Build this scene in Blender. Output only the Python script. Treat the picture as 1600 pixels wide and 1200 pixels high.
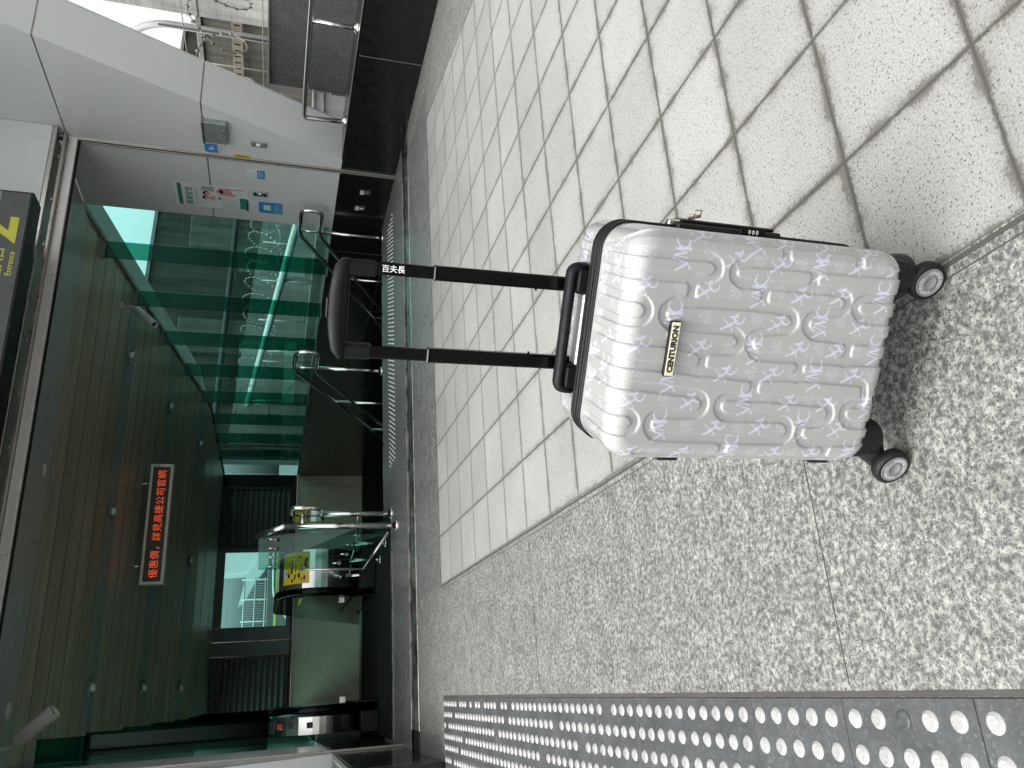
import bpy, math, random
import numpy as np
from mathutils import Vector, Matrix

for _o in list(bpy.data.objects):
    bpy.data.objects.remove(_o)
S = bpy.context.scene
COL = S.collection
random.seed(4)
PI = math.pi

# ------------------------------------------------------------------ camera
cam_d = bpy.data.cameras.new("camera")
cam_d.lens = 27.27
cam_d.sensor_width = 36.0
cam_d.sensor_fit = 'HORIZONTAL'
cam_d.clip_start = 0.05
cam_d.clip_end = 2000.0
cam = bpy.data.objects.new("camera", cam_d)
COL.objects.link(cam)
# phone held upright: the picture's left side is up in the world
_r0 = (-0.06476757, -0.28109134, -0.95749299)
_r1 = (-0.93226518, 0.35928091, -0.04241306)
_r2 = (0.35593089, 0.88989038, -0.28532142)
_c = (-0.58156, -4.88849, 1.01276)
cam.matrix_world = Matrix(((_r0[0], -_r1[0], -_r2[0], _c[0]),
                           (_r0[1], -_r1[1], -_r2[1], _c[1]),
                           (_r0[2], -_r1[2], -_r2[2], _c[2]),
                           (0, 0, 0, 1)))
S.camera = cam

# ------------------------------------------------------------------ world, sun, exposure
SUN_EL = math.radians(72)
SUN_AZ = math.radians(262)     # compass angle, clockwise from +Y
W = bpy.data.worlds.new("World")
S.world = W
W.use_nodes = True
_nt = W.node_tree
_bg = _nt.nodes["Background"]
_sky = _nt.nodes.new("ShaderNodeTexSky")
_sky.sky_type = 'NISHITA'
_sky.sun_disc = False
_sky.sun_elevation = SUN_EL
_sky.sun_rotation = SUN_AZ
_sky.air_density = 1.0
_sky.dust_density = 6.0
_sky.ozone_density = 1.0
_hs = _nt.nodes.new("ShaderNodeHueSaturation")
_hs.inputs['Saturation'].default_value = 0.12
_nt.links.new(_sky.outputs[0], _hs.inputs['Color'])
_nt.links.new(_hs.outputs[0], _bg.inputs['Color'])
_bg.inputs['Strength'].default_value = 0.15

sun_d = bpy.data.lights.new("sun", 'SUN')
sun_d.energy = 0.5
sun_d.angle = math.radians(90)
sun_d.color = (1.0, 0.97, 0.92)
sun = bpy.data.objects.new("sun", sun_d)
COL.objects.link(sun)
_sd = Vector((math.sin(SUN_AZ) * math.cos(SUN_EL), math.cos(SUN_AZ) * math.cos(SUN_EL), math.sin(SUN_EL)))
sun.rotation_euler = _sd.to_track_quat('Z', 'Y').to_euler()

S.view_settings.view_transform = 'Standard'
S.view_settings.look = 'None'
S.view_settings.gamma = 1.0
S.view_settings.use_curve_mapping = False
S.view_settings.exposure = 1.5
S.render.engine = 'CYCLES'
S.cycles.use_denoising = True
S.cycles.max_bounces = 10
S.cycles.transparent_max_bounces = 24
S.cycles.caustics_reflective = False
S.cycles.caustics_refractive = False

# ------------------------------------------------------------------ materials
MATS = {}


def new_mat(name):
    m = bpy.data.materials.new(name)
    m.use_nodes = True
    return m, m.node_tree, m.node_tree.nodes["Principled BSDF"]


def N(nt, kind, **kw):
    n = nt.nodes.new(kind)
    for k, v in kw.items():
        if k in n.inputs:
            n.inputs[k].default_value = v
        else:
            setattr(n, k, v)
    return n


def ramp(nt, src, stops, interp='LINEAR'):
    r = nt.nodes.new("ShaderNodeValToRGB")
    r.color_ramp.interpolation = interp
    el = r.color_ramp.elements
    while len(el) > 1:
        el.remove(el[-1])
    for i, (p, c) in enumerate(stops):
        e = el[0] if i == 0 else el.new(p)
        e.position = p
        c = c if isinstance(c, (tuple, list)) else (c, c, c)
        e.color = (c[0], c[1], c[2], 1)
    if src is not None:
        nt.links.new(src, r.inputs[0])
    return r


def math_n(nt, op, a, b=None, c=None, clamp=False):
    n = nt.nodes.new("ShaderNodeMath")
    n.operation = op
    n.use_clamp = clamp
    for i, v in enumerate((a, b, c)):
        if v is None:
            continue
        if isinstance(v, (int, float)):
            n.inputs[i].default_value = v
        else:
            nt.links.new(v, n.inputs[i])
    return n.outputs[0]


def mix_c(nt, fac, a, b, blend='MIX'):
    n = nt.nodes.new("ShaderNodeMix")
    n.data_type = 'RGBA'
    n.blend_type = blend
    for sock, v in ((n.inputs[0], fac), (n.inputs[6], a), (n.inputs[7], b)):
        if isinstance(v, (int, float)):
            sock.default_value = v
        elif isinstance(v, (tuple, list)):
            sock.default_value = (v[0], v[1], v[2], 1)
        else:
            nt.links.new(v, sock)
    return n.outputs[2]


def coords(nt, scale=None):
    t = nt.nodes.new("ShaderNodeTexCoord")
    if scale is None:
        return t.outputs['Object']
    mp = nt.nodes.new("ShaderNodeMapping")
    mp.inputs['Scale'].default_value = scale
    nt.links.new(t.outputs['Object'], mp.inputs[0])
    return mp.outputs[0]


def noise(nt, vec, scale, detail=3, rough=0.55, out='Fac'):
    n = nt.nodes.new("ShaderNodeTexNoise")
    n.inputs['Scale'].default_value = scale
    n.inputs['Detail'].default_value = detail
    n.inputs['Roughness'].default_value = rough
    nt.links.new(vec, n.inputs['Vector'])
    return n.outputs[out]


def bump(nt, bs, height, strength, dist):
    b = nt.nodes.new("ShaderNodeBump")
    b.inputs['Strength'].default_value = strength
    b.inputs['Distance'].default_value = dist
    nt.links.new(height, b.inputs['Height'])
    nt.links.new(b.outputs[0], bs.inputs['Normal'])


def plain(name, col, rough=0.5, metal=0.0, var=0.12, scale=8.0, spec=0.5, coat=0.0, bmp=0.0, bscale=60.0, stretch=None, rvar=0.1):
    """paint, metal or plastic with a little uneven wear"""
    m, nt, bs = new_mat(name)
    v = coords(nt, stretch)
    f = noise(nt, v, scale, 4)
    r = ramp(nt, f, [(0.3, tuple(c * (1 - var) for c in col)), (0.7, tuple(min(1, c * (1 + var)) for c in col))])
    nt.links.new(r.outputs[0], bs.inputs['Base Color'])
    f2 = noise(nt, v, scale * 2.7, 3)
    r2 = ramp(nt, f2, [(0.3, max(0.02, rough - rvar)), (0.7, rough + rvar)])
    nt.links.new(r2.outputs[0], bs.inputs['Roughness'])
    bs.inputs['Metallic'].default_value = metal
    bs.inputs['Specular IOR Level'].default_value = spec
    bs.inputs['Coat Weight'].default_value = coat
    if bmp:
        bump(nt, bs, noise(nt, v, bscale, 4), bmp, 0.002)
    MATS[name] = m
    return m


def emit(name, col, strength):
    m, nt, bs = new_mat(name)
    bs.inputs['Base Color'].default_value = (0.02, 0.02, 0.02, 1)
    bs.inputs['Emission Color'].default_value = (*col, 1)
    bs.inputs['Emission Strength'].default_value = strength
    MATS[name] = m
    return m


def granite(name, dark, mid, light, fleck, scale, rough, cut=(0.40, 0.50, 0.60), bmp=0.15, big=0.0):
    m, nt, bs = new_mat(name)
    v = coords(nt)
    f = noise(nt, v, scale, 7, 0.70)
    fb = noise(nt, v, scale * 0.42, 3, 0.5)
    fc = noise(nt, v, scale * 3.1, 4, 0.7)
    f = math_n(nt, 'ADD', math_n(nt, 'MULTIPLY', f, 0.62), math_n(nt, 'ADD', math_n(nt, 'MULTIPLY', fb, 0.16), math_n(nt, 'MULTIPLY', fc, 0.22)))
    r = ramp(nt, f, [(cut[0], dark), (cut[1], mid), (cut[2], light)])
    f2 = noise(nt, v, scale * 2.3, 3, 0.5)
    r2 = ramp(nt, f2, [(0.59, 0.0), (0.64, 1.0)])
    c = mix_c(nt, r2.outputs[0], r.outputs[0], fleck)
    f3 = noise(nt, v, scale * 0.12, 3, 0.5)
    r3 = ramp(nt, f3, [(0.3, 0.82), (0.7, 1.14)])
    c = mix_c(nt, 1.0, c, r3.outputs[0], 'MULTIPLY')
    if big:
        f4 = noise(nt, v, 0.9, 5, 0.65)
        r4 = ramp(nt, f4, [(0.35, 1 - big), (0.65, 1.0)])
        c = mix_c(nt, 1.0, c, r4.outputs[0], 'MULTIPLY')
    nt.links.new(c, bs.inputs['Base Color'])
    rr = ramp(nt, f3, [(0.3, rough - 0.08), (0.7, rough + 0.1)])
    nt.links.new(rr.outputs[0], bs.inputs['Roughness'])
    if bmp:
        bump(nt, bs, f, bmp, 0.003)
    MATS[name] = m
    return m


def tile_mat():
    """pale terrazzo slabs, 30 cm, with grey joints and dirt bleeding from them"""
    m, nt, bs = new_mat("terrazzo_tile")
    v = coords(nt)
    sx = nt.nodes.new("ShaderNodeSeparateXYZ")
    nt.links.new(v, sx.inputs[0])
    wob = noise(nt, v, 14, 4, 0.6)
    ds = []
    for ax in (0, 1):
        a = math_n(nt, 'DIVIDE', sx.outputs[ax], 0.3)
        a = math_n(nt, 'FRACT', a)
        a = math_n(nt, 'SUBTRACT', a, 0.5)
        a = math_n(nt, 'ABSOLUTE', a)
        a = math_n(nt, 'SUBTRACT', 0.5, a)
        ds.append(math_n(nt, 'MULTIPLY', a, 0.3))
    d = math_n(nt, 'MINIMUM', ds[0], ds[1])
    # slab tint
    fl = nt.nodes.new("ShaderNodeVectorMath"); fl.operation = 'SCALE'; fl.inputs[3].default_value = 1 / 0.3
    nt.links.new(v, fl.inputs[0])
    f2 = nt.nodes.new("ShaderNodeVectorMath"); f2.operation = 'FLOOR'
    nt.links.new(fl.outputs[0], f2.inputs[0])
    wn = nt.nodes.new("ShaderNodeTexWhiteNoise"); wn.noise_dimensions = '2D'
    nt.links.new(f2.outputs[0], wn.inputs['Vector'])
    tint = ramp(nt, wn.outputs['Value'], [(0.0, (0.235, 0.233, 0.217)), (1.0, (0.272, 0.270, 0.259))])
    grain = ramp(nt, noise(nt, v, 230, 4, 0.7), [(0.34, 0.42), (0.46, 0.88), (0.54, 1.0), (0.68, 1.16)])
    c = mix_c(nt, 1.0, tint.outputs[0], grain.outputs[0], 'MULTIPLY')
    vor = nt.nodes.new("ShaderNodeTexVoronoi")
    vor.inputs['Scale'].default_value = 165
    nt.links.new(v, vor.inputs['Vector'])
    sp = nt.nodes.new("ShaderNodeSeparateColor")
    nt.links.new(vor.outputs['Color'], sp.inputs[0])
    pick = ramp(nt, sp.outputs[0], [(0.74, 0.0), (0.75, 1.0)])
    dot = ramp(nt, vor.outputs['Distance'], [(0.22, 1.0), (0.38, 0.0)])
    fl1 = math_n(nt, 'MULTIPLY', pick.outputs[0], dot.outputs[0])
    c = mix_c(nt, fl1, c, (0.06, 0.056, 0.05))
    # broad soiling
    soil = ramp(nt, noise(nt, v, 2.1, 5, 0.6), [(0.35, 0.86), (0.65, 1.0)])
    c = mix_c(nt, 1.0, c, soil.outputs[0], 'MULTIPLY')
    # dirt beside the joints
    dj = math_n(nt, 'SUBTRACT', d, math_n(nt, 'MULTIPLY', math_n(nt, 'SUBTRACT', wob, 0.43), 0.065))
    w2 = noise(nt, v, 160, 3, 0.6)
    dj = math_n(nt, 'ADD', dj, math_n(nt, 'MULTIPLY', math_n(nt, 'SUBTRACT', w2, 0.5), 0.034))
    st = ramp(nt, dj, [(0.0, 0.78), (0.003, 0.55), (0.008, 0.24), (0.022, 0.08), (0.036, 0.0)])
    # the slabs out in the rain are the dirtier ones
    wet = ramp(nt, math_n(nt, 'DIVIDE', math_n(nt, 'SUBTRACT', math_n(nt, 'MULTIPLY', noise(nt, v, 0.9, 3), 1.6), sx.outputs[1]), 6.0), [(0.25, 0.16), (0.72, 1.0)])
    c = mix_c(nt, math_n(nt, 'MULTIPLY', st.outputs[0], wet.outputs[0]), c, (0.052, 0.047, 0.036))
    dn = math_n(nt, 'ADD', d, math_n(nt, 'MULTIPLY', math_n(nt, 'SUBTRACT', w2, 0.5), 0.003))
    jt = ramp(nt, dn, [(0.0032, 1.0), (0.0044, 0.0)])
    c = mix_c(nt, jt.outputs[0], c, (0.036, 0.034, 0.028))
    nt.links.new(c, bs.inputs['Base Color'])
    bs.inputs['Roughness'].default_value = 0.62
    h = ramp(nt, d, [(0.001, 0.0), (0.006, 1.0)])
    hh = math_n(nt, 'ADD', h.outputs[0], math_n(nt, 'MULTIPLY', noise(nt, v, 300, 2), 0.12))
    bump(nt, bs, hh, 0.6, 0.003)
    MATS["terrazzo_tile"] = m


def glass_mat(name, tint, refl=1.0, rough=0.0):
    m, nt, bs = new_mat(name)
    out = nt.nodes["Material Output"]
    nt.nodes.remove(bs)
    tr = nt.nodes.new("ShaderNodeBsdfTransparent")
    tr.inputs[0].default_value = (*tint, 1)
    gl = nt.nodes.new("ShaderNodeBsdfGlossy")
    gl.inputs['Roughness'].default_value = rough
    gl.inputs[0].default_value = (0.8 * refl, 0.95 * refl, 0.92 * refl, 1)
    fr = nt.nodes.new("ShaderNodeFresnel")
    # a thin pane reflects the same from either face
    ge = nt.nodes.new("ShaderNodeNewGeometry")
    ior = math_n(nt, 'ADD', 1.45, math_n(nt, 'MULTIPLY', ge.outputs['Backfacing'], 1 / 1.45 - 1.45))
    nt.links.new(ior, fr.inputs[0])
    # faint smears so that the pane is not optically perfect
    v = coords(nt)
    n = noise(nt, v, 1.3, 4, 0.6)
    f = math_n(nt, 'MULTIPLY', fr.outputs[0], math_n(nt, 'ADD', 0.7, math_n(nt, 'MULTIPLY', n, 0.6)), clamp=True)
    mx = nt.nodes.new("ShaderNodeMixShader")
    nt.links.new(f, mx.inputs[0])
    nt.links.new(tr.outputs[0], mx.inputs[1])
    nt.links.new(gl.outputs[0], mx.inputs[2])
    nt.links.new(mx.outputs[0], out.inputs[0])
    MATS[name] = m


def concrete(name, col, streak=0.35, scale=1.5):
    m, nt, bs = new_mat(name)
    v = coords(nt)
    a = ramp(nt, noise(nt, v, scale, 6, 0.65), [(0.3, tuple(c * 0.7 for c in col)), (0.7, tuple(c * 1.2 for c in col))])
    vs = coords(nt, (6, 6, 0.35))
    b = ramp(nt, noise(nt, vs, 1.2, 5, 0.6), [(0.35, 1 - streak), (0.6, 1.0)])
    c = mix_c(nt, 1.0, a.outputs[0], b.outputs[0], 'MULTIPLY')
    vh = coords(nt, (0.4, 0.4, 9))
    b2 = ramp(nt, noise(nt, vh, 2.2, 3, 0.6), [(0.35, 0.82), (0.65, 1.05)])
    c = mix_c(nt, 1.0, c, b2.outputs[0], 'MULTIPLY')
    nt.links.new(c, bs.inputs['Base Color'])
    bs.inputs['Roughness'].default_value = 0.85
    bump(nt, bs, noise(nt, v, 30, 5), 0.3, 0.01)
    MATS[name] = m


def plank_mat():
    """metal ceiling planks: 30 cm boards across the hall with thin dark gaps"""
    m, nt, bs = new_mat("ceiling_plank")
    v = coords(nt)
    sx = nt.nodes.new("ShaderNodeSeparateXYZ")
    nt.links.new(v, sx.inputs[0])
    y = math_n(nt, 'DIVIDE', math_n(nt, 'SUBTRACT', sx.outputs[1], 2.957), 0.302)
    fr = math_n(nt, 'FRACT', y)
    a = math_n(nt, 'SUBTRACT', 0.5, math_n(nt, 'ABSOLUTE', math_n(nt, 'SUBTRACT', fr, 0.5)))
    seam = ramp(nt, a, [(0.016, 1.0), (0.03, 0.0)])
    wn = nt.nodes.new("ShaderNodeTexWhiteNoise"); wn.noise_dimensions = '1D'
    nt.links.new(math_n(nt, 'FLOOR', y), wn.inputs['W'])
    tone = ramp(nt, wn.outputs['Value'], [(0.0, (0.47, 0.395, 0.285)), (1.0, (0.55, 0.47, 0.35))])
    vs = coords(nt, (0.5, 5, 1))
    dirt = ramp(nt, noise(nt, vs, 1.6, 5, 0.6), [(0.3, 0.72), (0.7, 1.1)])
    c = mix_c(nt, 1.0, tone.outputs[0], dirt.outputs[0], 'MULTIPLY')
    c = mix_c(nt, seam.outputs[0], c, (0.012, 0.012, 0.010))
    nt.links.new(c, bs.inputs['Base Color'])
    bs.inputs['Roughness'].default_value = 0.38
    bs.inputs['Metallic'].default_value = 0.15
    bump(nt, bs, math_n(nt, 'SUBTRACT', 1.0, seam.outputs[0]), 0.5, 0.01)
    MATS["ceiling_plank"] = m


def shell_mat():
    """glossy hard shell; the pale lettering is a print held in a colour attribute"""
    m, nt, bs = new_mat("shell_polycarbonate")
    at = nt.nodes.new("ShaderNodeAttribute")
    at.attribute_name = "print"
    sp = nt.nodes.new("ShaderNodeSeparateColor")
    nt.links.new(at.outputs['Color'], sp.inputs[0])
    v = coords(nt)
    base = ramp(nt, noise(nt, v, 9, 4), [(0.3, (0.290, 0.292, 0.284)), (0.7, (0.310, 0.312, 0.303))])
    c = mix_c(nt, sp.outputs[0], base.outputs[0], (0.46, 0.47, 0.56))
    nt.links.new(c, bs.inputs['Base Color'])
    sc = ramp(nt, noise(nt, coords(nt, (1, 1, 4)), 40, 4, 0.7), [(0.4, 0.13), (0.7, 0.20)])
    nt.links.new(sc.outputs[0], bs.inputs['Roughness'])
    bs.inputs['Coat Weight'].default_value = 0.8
    bs.inputs['Coat Roughness'].default_value = 0.06
    bump(nt, bs, noise(nt, v, 500, 3), 0.06, 0.0006)
    MATS["shell_polycarbonate"] = m


tile_mat()
plank_mat()
shell_mat()
granite("flamed_granite", (0.052, 0.054, 0.052), (0.120, 0.122, 0.115), (0.285, 0.282, 0.252), (0.026, 0.026, 0.025), 85, 0.6, (0.43, 0.49, 0.575), 0.2, 0.12)
granite("hall_granite", (0.045, 0.048, 0.046), (0.13, 0.134, 0.128), (0.32, 0.325, 0.31), (0.04, 0.04, 0.04), 90, 0.34, (0.42, 0.5, 0.58), 0.05, 0.15)
granite("wall_granite", (0.07, 0.07, 0.068), (0.135, 0.135, 0.13), (0.24, 0.24, 0.23), (0.06, 0.06, 0.06), 70, 0.75, (0.4, 0.5, 0.6), 0.2, 0.15)
granite("black_granite", (0.004, 0.0045, 0.0045), (0.008, 0.009, 0.009), (0.022, 0.024, 0.024), (0.05, 0.052, 0.052), 110, 0.16, (0.45, 0.55, 0.68), 0.0, 0.2)
granite("slate_slab", (0.030, 0.034, 0.035), (0.043, 0.047, 0.048), (0.062, 0.066, 0.066), (0.075, 0.08, 0.08), 60, 0.55, (0.35, 0.5, 0.65), 0.12, 0.2)
plain("white_panel", (0.60, 0.625, 0.615), 0.22, 0.0, 0.012, 0.5, coat=0.2, rvar=0.004)
plain("grey_panel", (0.58, 0.605, 0.595), 0.26, 0.0, 0.012, 0.5, rvar=0.004)
plain("seam_dark", (0.02, 0.02, 0.02), 0.7)
plain("brushed_steel", (0.58, 0.56, 0.53), 0.3, 1.0, 0.08, 3, stretch=(1, 1, 1))
plain("polished_steel", (0.66, 0.65, 0.62), 0.16, 1.0, 0.05, 3, rvar=0.06)
plain("aluminium_trim", (0.45, 0.42, 0.38), 0.35, 0.9, 0.08, 4)
plain("silver_white_trim", (0.72, 0.71, 0.69), 0.35, 0.2, 0.04, 4)
plain("black_plastic", (0.005, 0.0055, 0.006), 0.42, 0.0, 0.2, 30, spec=0.3, bmp=0.05, bscale=700)
plain("black_rubber", (0.004, 0.004, 0.0045), 0.42, 0.0, 0.2, 30, spec=0.2)
plain("tyre_rubber", (0.007, 0.0075, 0.008), 0.5, 0.0, 0.15, 40, spec=0.25)
plain("black_gloss", (0.0012, 0.0012, 0.0015), 0.12, 0.0, 0.1, 10, spec=0.16, rvar=0.03)
plain("comb_metal", (0.012, 0.013, 0.013), 0.75, 0.0, 0.1, 10, spec=0.12)
plain("charcoal_plastic", (0.0045, 0.005, 0.0055), 0.48, 0.0, 0.15, 30, spec=0.16, bmp=0.08, bscale=500)
plain("lit_shell_tone", (0.50, 0.50, 0.49), 0.35, 0.35, 0.05, 20)  # paler than the shell: the lit top put into the colour
plain("zip_pull_metal", (0.42, 0.38, 0.33), 0.25, 1.0, 0.08, 20)
plain("hub_silver", (0.19, 0.195, 0.195), 0.4, 0.1, 0.06, 30)
plain("hub_letter", (0.62, 0.62, 0.62), 0.25, 0.2, 0.05, 30)
plain("badge_cream", (0.60, 0.58, 0.42), 0.35, 0.0, 0.03, 20)
plain("ink_black", (0.010, 0.010, 0.010), 0.5)
plain("print_white", (0.78, 0.78, 0.77), 0.45, 0.0, 0.03, 20)
plain("dome_white", (0.33, 0.33, 0.322), 0.3, 0.0, 0.10, 35, bmp=0.1, bscale=300)
plain("track_dark", (0.02, 0.02, 0.019), 0.45, 0.3)
plain("beige_panel", (0.80, 0.70, 0.52), 0.3, 0.0, 0.04, 1.2)
plain("slate_panel", (0.16, 0.20, 0.19), 0.35, 0.0, 0.05, 2)
plain("louver_grey", (0.24, 0.235, 0.22), 0.5, 0.2, 0.08, 4)
plain("louver_dark", (0.010, 0.013, 0.012), 0.35)
plain("ceiling_strip", (0.30, 0.33, 0.31), 0.4, 0.1, 0.06, 2)
plain("ceiling_plate", (0.42, 0.43, 0.40), 0.4, 0.1, 0.06, 2)
plain("lamp_trim", (0.32, 0.36, 0.35), 0.25, 0.6, 0.05, 10)
plain("lamp_glass", (0.55, 0.62, 0.60), 0.12, 0.2, 0.05, 10)
plain("camera_housing", (0.52, 0.52, 0.49), 0.4, 0.0, 0.04, 10)
plain("sign_dark", (0.045, 0.05, 0.05), 0.4, 0.0, 0.06, 5)
plain("sign_grey", (0.17, 0.19, 0.20), 0.4, 0.0, 0.04, 5)
plain("sign_yellow", (0.42, 0.42, 0.03), 0.45, 0.0, 0.05, 10)
plain("led_frame", (0.78, 0.72, 0.62), 0.35, 0.1, 0.05, 8)
plain("led_screen", (0.045, 0.040, 0.024), 0.35)
emit("led_text", (1.0, 0.12, 0.04), 0.29)
plain("paper_white", (0.62, 0.66, 0.65), 0.6, 0.0, 0.02, 20)
plain("poster_green", (0.025, 0.20, 0.155), 0.5)
plain("poster_pink", (0.55, 0.26, 0.27), 0.5)
plain("poster_skin", (0.60, 0.36, 0.28), 0.5)
plain("poster_grey", (0.33, 0.36, 0.38), 0.5)
plain("sticker_blue", (0.04, 0.22, 0.52), 0.4)
plain("sticker_sky", (0.35, 0.55, 0.66), 0.4)
plain("warning_yellow", (0.72, 0.50, 0.03), 0.45)
plain("alarm_red", (0.55, 0.01, 0.015), 0.3)
plain("box_greenish", (0.25, 0.29, 0.27), 0.3, 0.3, 0.04, 6)
plain("pipe_white", (0.42, 0.43, 0.42), 0.4)
plain("barb_wire", (0.20, 0.20, 0.185), 0.45, 0.5)
plain("rusty_tray", (0.16, 0.14, 0.11), 0.6, 0.2, 0.3, 6)
plain("lime_paint", (0.42, 0.55, 0.05), 0.5)
plain("granite_groove", (0.040, 0.038, 0.034), 0.8)
concrete("weathered_concrete", (0.38, 0.375, 0.35))
concrete("mossy_concrete", (0.050, 0.048, 0.038), 0.6, 0.8)
concrete("dark_concrete", (0.09, 0.087, 0.07), 0.5)
concrete("pale_concrete", (0.20, 0.20, 0.185), 0.3)
concrete("yard_concrete", (0.15, 0.15, 0.14), 0.1, 0.4)
glass_mat("green_glass", (0.64, 0.92, 0.885), 1.0)
glass_mat("fin_glass", (0.18, 0.51, 0.43), 0.5)
glass_mat("rail_glass", (0.50, 0.70, 0.66), 1.0)
glass_mat("smoke_glass", (0.42, 0.48, 0.44), 1.0)

# ------------------------------------------------------------------ building helpers
class MB:
    """collects shapes for ONE mesh object"""

    def __init__(s):
        s.v = []; s.f = []; s.sm = []

    def add(s, vs, fs, smooth=False):
        o = len(s.v)
        s.v += [tuple(p) for p in vs]
        s.f += [tuple(i + o for i in f) for f in fs]
        s.sm += [smooth] * len(fs)
        return s

    def box(s, x0, x1, y0, y1, z0, z1):
        vs = [(x, y, z) for x in (x0, x1) for y in (y0, y1) for z in (z0, z1)]
        return s.add(vs, [(0, 1, 3, 2), (4, 6, 7, 5), (0, 4, 5, 1), (2, 3, 7, 6), (0, 2, 6, 4), (1, 5, 7, 3)])

    def cbox(s, x0, x1, y0, y1, z0, z1, c=0.004):
        """box with chamfered edges"""
        X = (x0, x1); Y = (y0, y1); Z = (z0, z1)
        c = min(c, (x1 - x0) * .45, (y1 - y0) * .45, (z1 - z0) * .45)
        vs = []; idx = {}
        for i in (0, 1):
            for j in (0, 1):
                for k in (0, 1):
                    sx, sy, sz = (1, -1)[i], (1, -1)[j], (1, -1)[k]
                    for ax in range(3):
                        p = [X[i] + sx * c, Y[j] + sy * c, Z[k] + sz * c]
                        p[ax] = (X[i], Y[j], Z[k])[ax]
                        idx[(i, j, k, ax)] = len(vs); vs.append(p)
        fs = []
        for ax in range(3):
            o = [a for a in range(3) if a != ax]
            for s0 in (0, 1):
                q = []
                for (a, b) in ((0, 0), (1, 0), (1, 1), (0, 1)):
                    t = [0, 0, 0]; t[ax] = s0; t[o[0]] = a; t[o[1]] = b
                    q.append(idx[(*t, ax)])
                fs.append(tuple(q))
        for ax in range(3):      # edges along ax
            o = [a for a in range(3) if a != ax]
            for a in (0, 1):
                for b in (0, 1):
                    t0 = [0, 0, 0]; t0[o[0]] = a; t0[o[1]] = b
                    t1 = list(t0); t1[ax] = 1
                    fs.append((idx[(*t0, o[0])], idx[(*t1, o[0])], idx[(*t1, o[1])], idx[(*t0, o[1])]))
        for i in (0, 1):
            for j in (0, 1):
                for k in (0, 1):
                    fs.append((idx[(i, j, k, 0)], idx[(i, j, k, 1)], idx[(i, j, k, 2)]))
        return s.add(vs, fs)

    def quad(s, a, b, c, d):
        return s.add([a, b, c, d], [(0, 1, 2, 3)])

    def prism(s, pts, off):
        """polygon pts (3D) extruded by the vector off"""
        n = len(pts)
        vs = [tuple(p) for p in pts] + [(p[0] + off[0], p[1] + off[1], p[2] + off[2]) for p in pts]
        fs = [tuple(range(n - 1, -1, -1)), tuple(range(n, 2 * n))]
        fs += [(i, (i + 1) % n, n + (i + 1) % n, n + i) for i in range(n)]
        return s.add(vs, fs)

    def tube(s, pts, r, n=10, closed=False, caps=True):
        P = [Vector(p) for p in pts]
        m = len(P)
        rs = r if isinstance(r, (list, tuple)) else [r] * m
        vs = []; fs = []
        ref = None
        for i in range(m):
            if closed:
                t = (P[(i + 1) % m] - P[i - 1])
            else:
                t = P[min(i + 1, m - 1)] - P[max(i - 1, 0)]
            t.normalize()
            if ref is None:
                ref = Vector((0, 0, 1)) if abs(t.z) < 0.9 else Vector((1, 0, 0))
            a = ref - t * ref.dot(t)
            a.normalize()
            ref = a
            b = t.cross(a)
            for k in range(n):
                an = 2 * PI * k / n
                vs.append(P[i] + (a * math.cos(an) + b * math.sin(an)) * rs[i])
        for i in range(m if closed else m - 1):
            j = (i + 1) % m
            for k in range(n):
                k2 = (k + 1) % n
                fs.append((i * n + k, i * n + k2, j * n + k2, j * n + k))
        if caps and not closed:
            fs.append(tuple(range(n - 1, -1, -1)))
            fs.append(tuple((m - 1) * n + k for k in range(n)))
        return s.add(vs, fs, True)

    def lathe(s, prof, origin=(0, 0, 0), axis=(0, 0, 1), n=24):
        """profile [(radius, height)] turned about axis"""
        ax = Vector(axis).normalized()
        ref = Vector((0, 0, 1)) if abs(ax.z) < 0.9 else Vector((1, 0, 0))
        a = (ref - ax * ref.dot(ax)).normalized(); b = ax.cross(a)
        o = Vector(origin)
        vs = []; fs = []
        for (r, h) in prof:
            for k in range(n):
                an = 2 * PI * k / n
                vs.append(o + ax * h + (a * math.cos(an) + b * math.sin(an)) * max(r, 1e-5))
        for i in range(len(prof) - 1):
            for k in range(n):
                k2 = (k + 1) % n
                fs.append((i * n + k, i * n + k2, (i + 1) * n + k2, (i + 1) * n + k))
        return s.add(vs, fs, True)

    def disc(s, c, axis, r, n=20):
        ax = Vector(axis).normalized()
        ref = Vector((0, 0, 1)) if abs(ax.z) < 0.9 else Vector((1, 0, 0))
        a = (ref - ax * ref.dot(ax)).normalized(); b = ax.cross(a)
        return s.add([Vector(c) + (a * math.cos(2 * PI * k / n) + b * math.sin(2 * PI * k / n)) * r for k in range(n)], [tuple(range(n))])

    def mesh(s, name):
        me = bpy.data.meshes.new(name)
        me.from_pydata(s.v, [], s.f)
        me.polygons.foreach_set("use_smooth", s.sm)
        me.validate()
        me.update()
        return me

    def build(s, name, mat, parent=None, bevel=0.0, fixn=True):
        me = s.mesh(name)
        if fixn:
            import bmesh
            bm = bmesh.new(); bm.from_mesh(me)
            bmesh.ops.recalc_face_normals(bm, faces=bm.faces)
            bm.to_mesh(me); bm.free()
        me.materials.append(MATS[mat])
        o = bpy.data.objects.new(name, me)
        COL.objects.link(o)
        if parent is not None:
            o.parent = parent
        if bevel:
            md = o.modifiers.new("bevel", 'BEVEL')
            md.width = bevel; md.segments = 2; md.limit_method = 'ANGLE'; md.angle_limit = math.radians(40)
        return o


def thing(name, label, cat, loc=(0, 0, 0), rz=0.0, group=None):
    o = bpy.data.objects.new(name, None)
    COL.objects.link(o)
    o.location = loc
    o.rotation_euler = (0, 0, rz)
    o.empty_display_size = 0.1
    return tag(o, label, cat, group)


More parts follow.
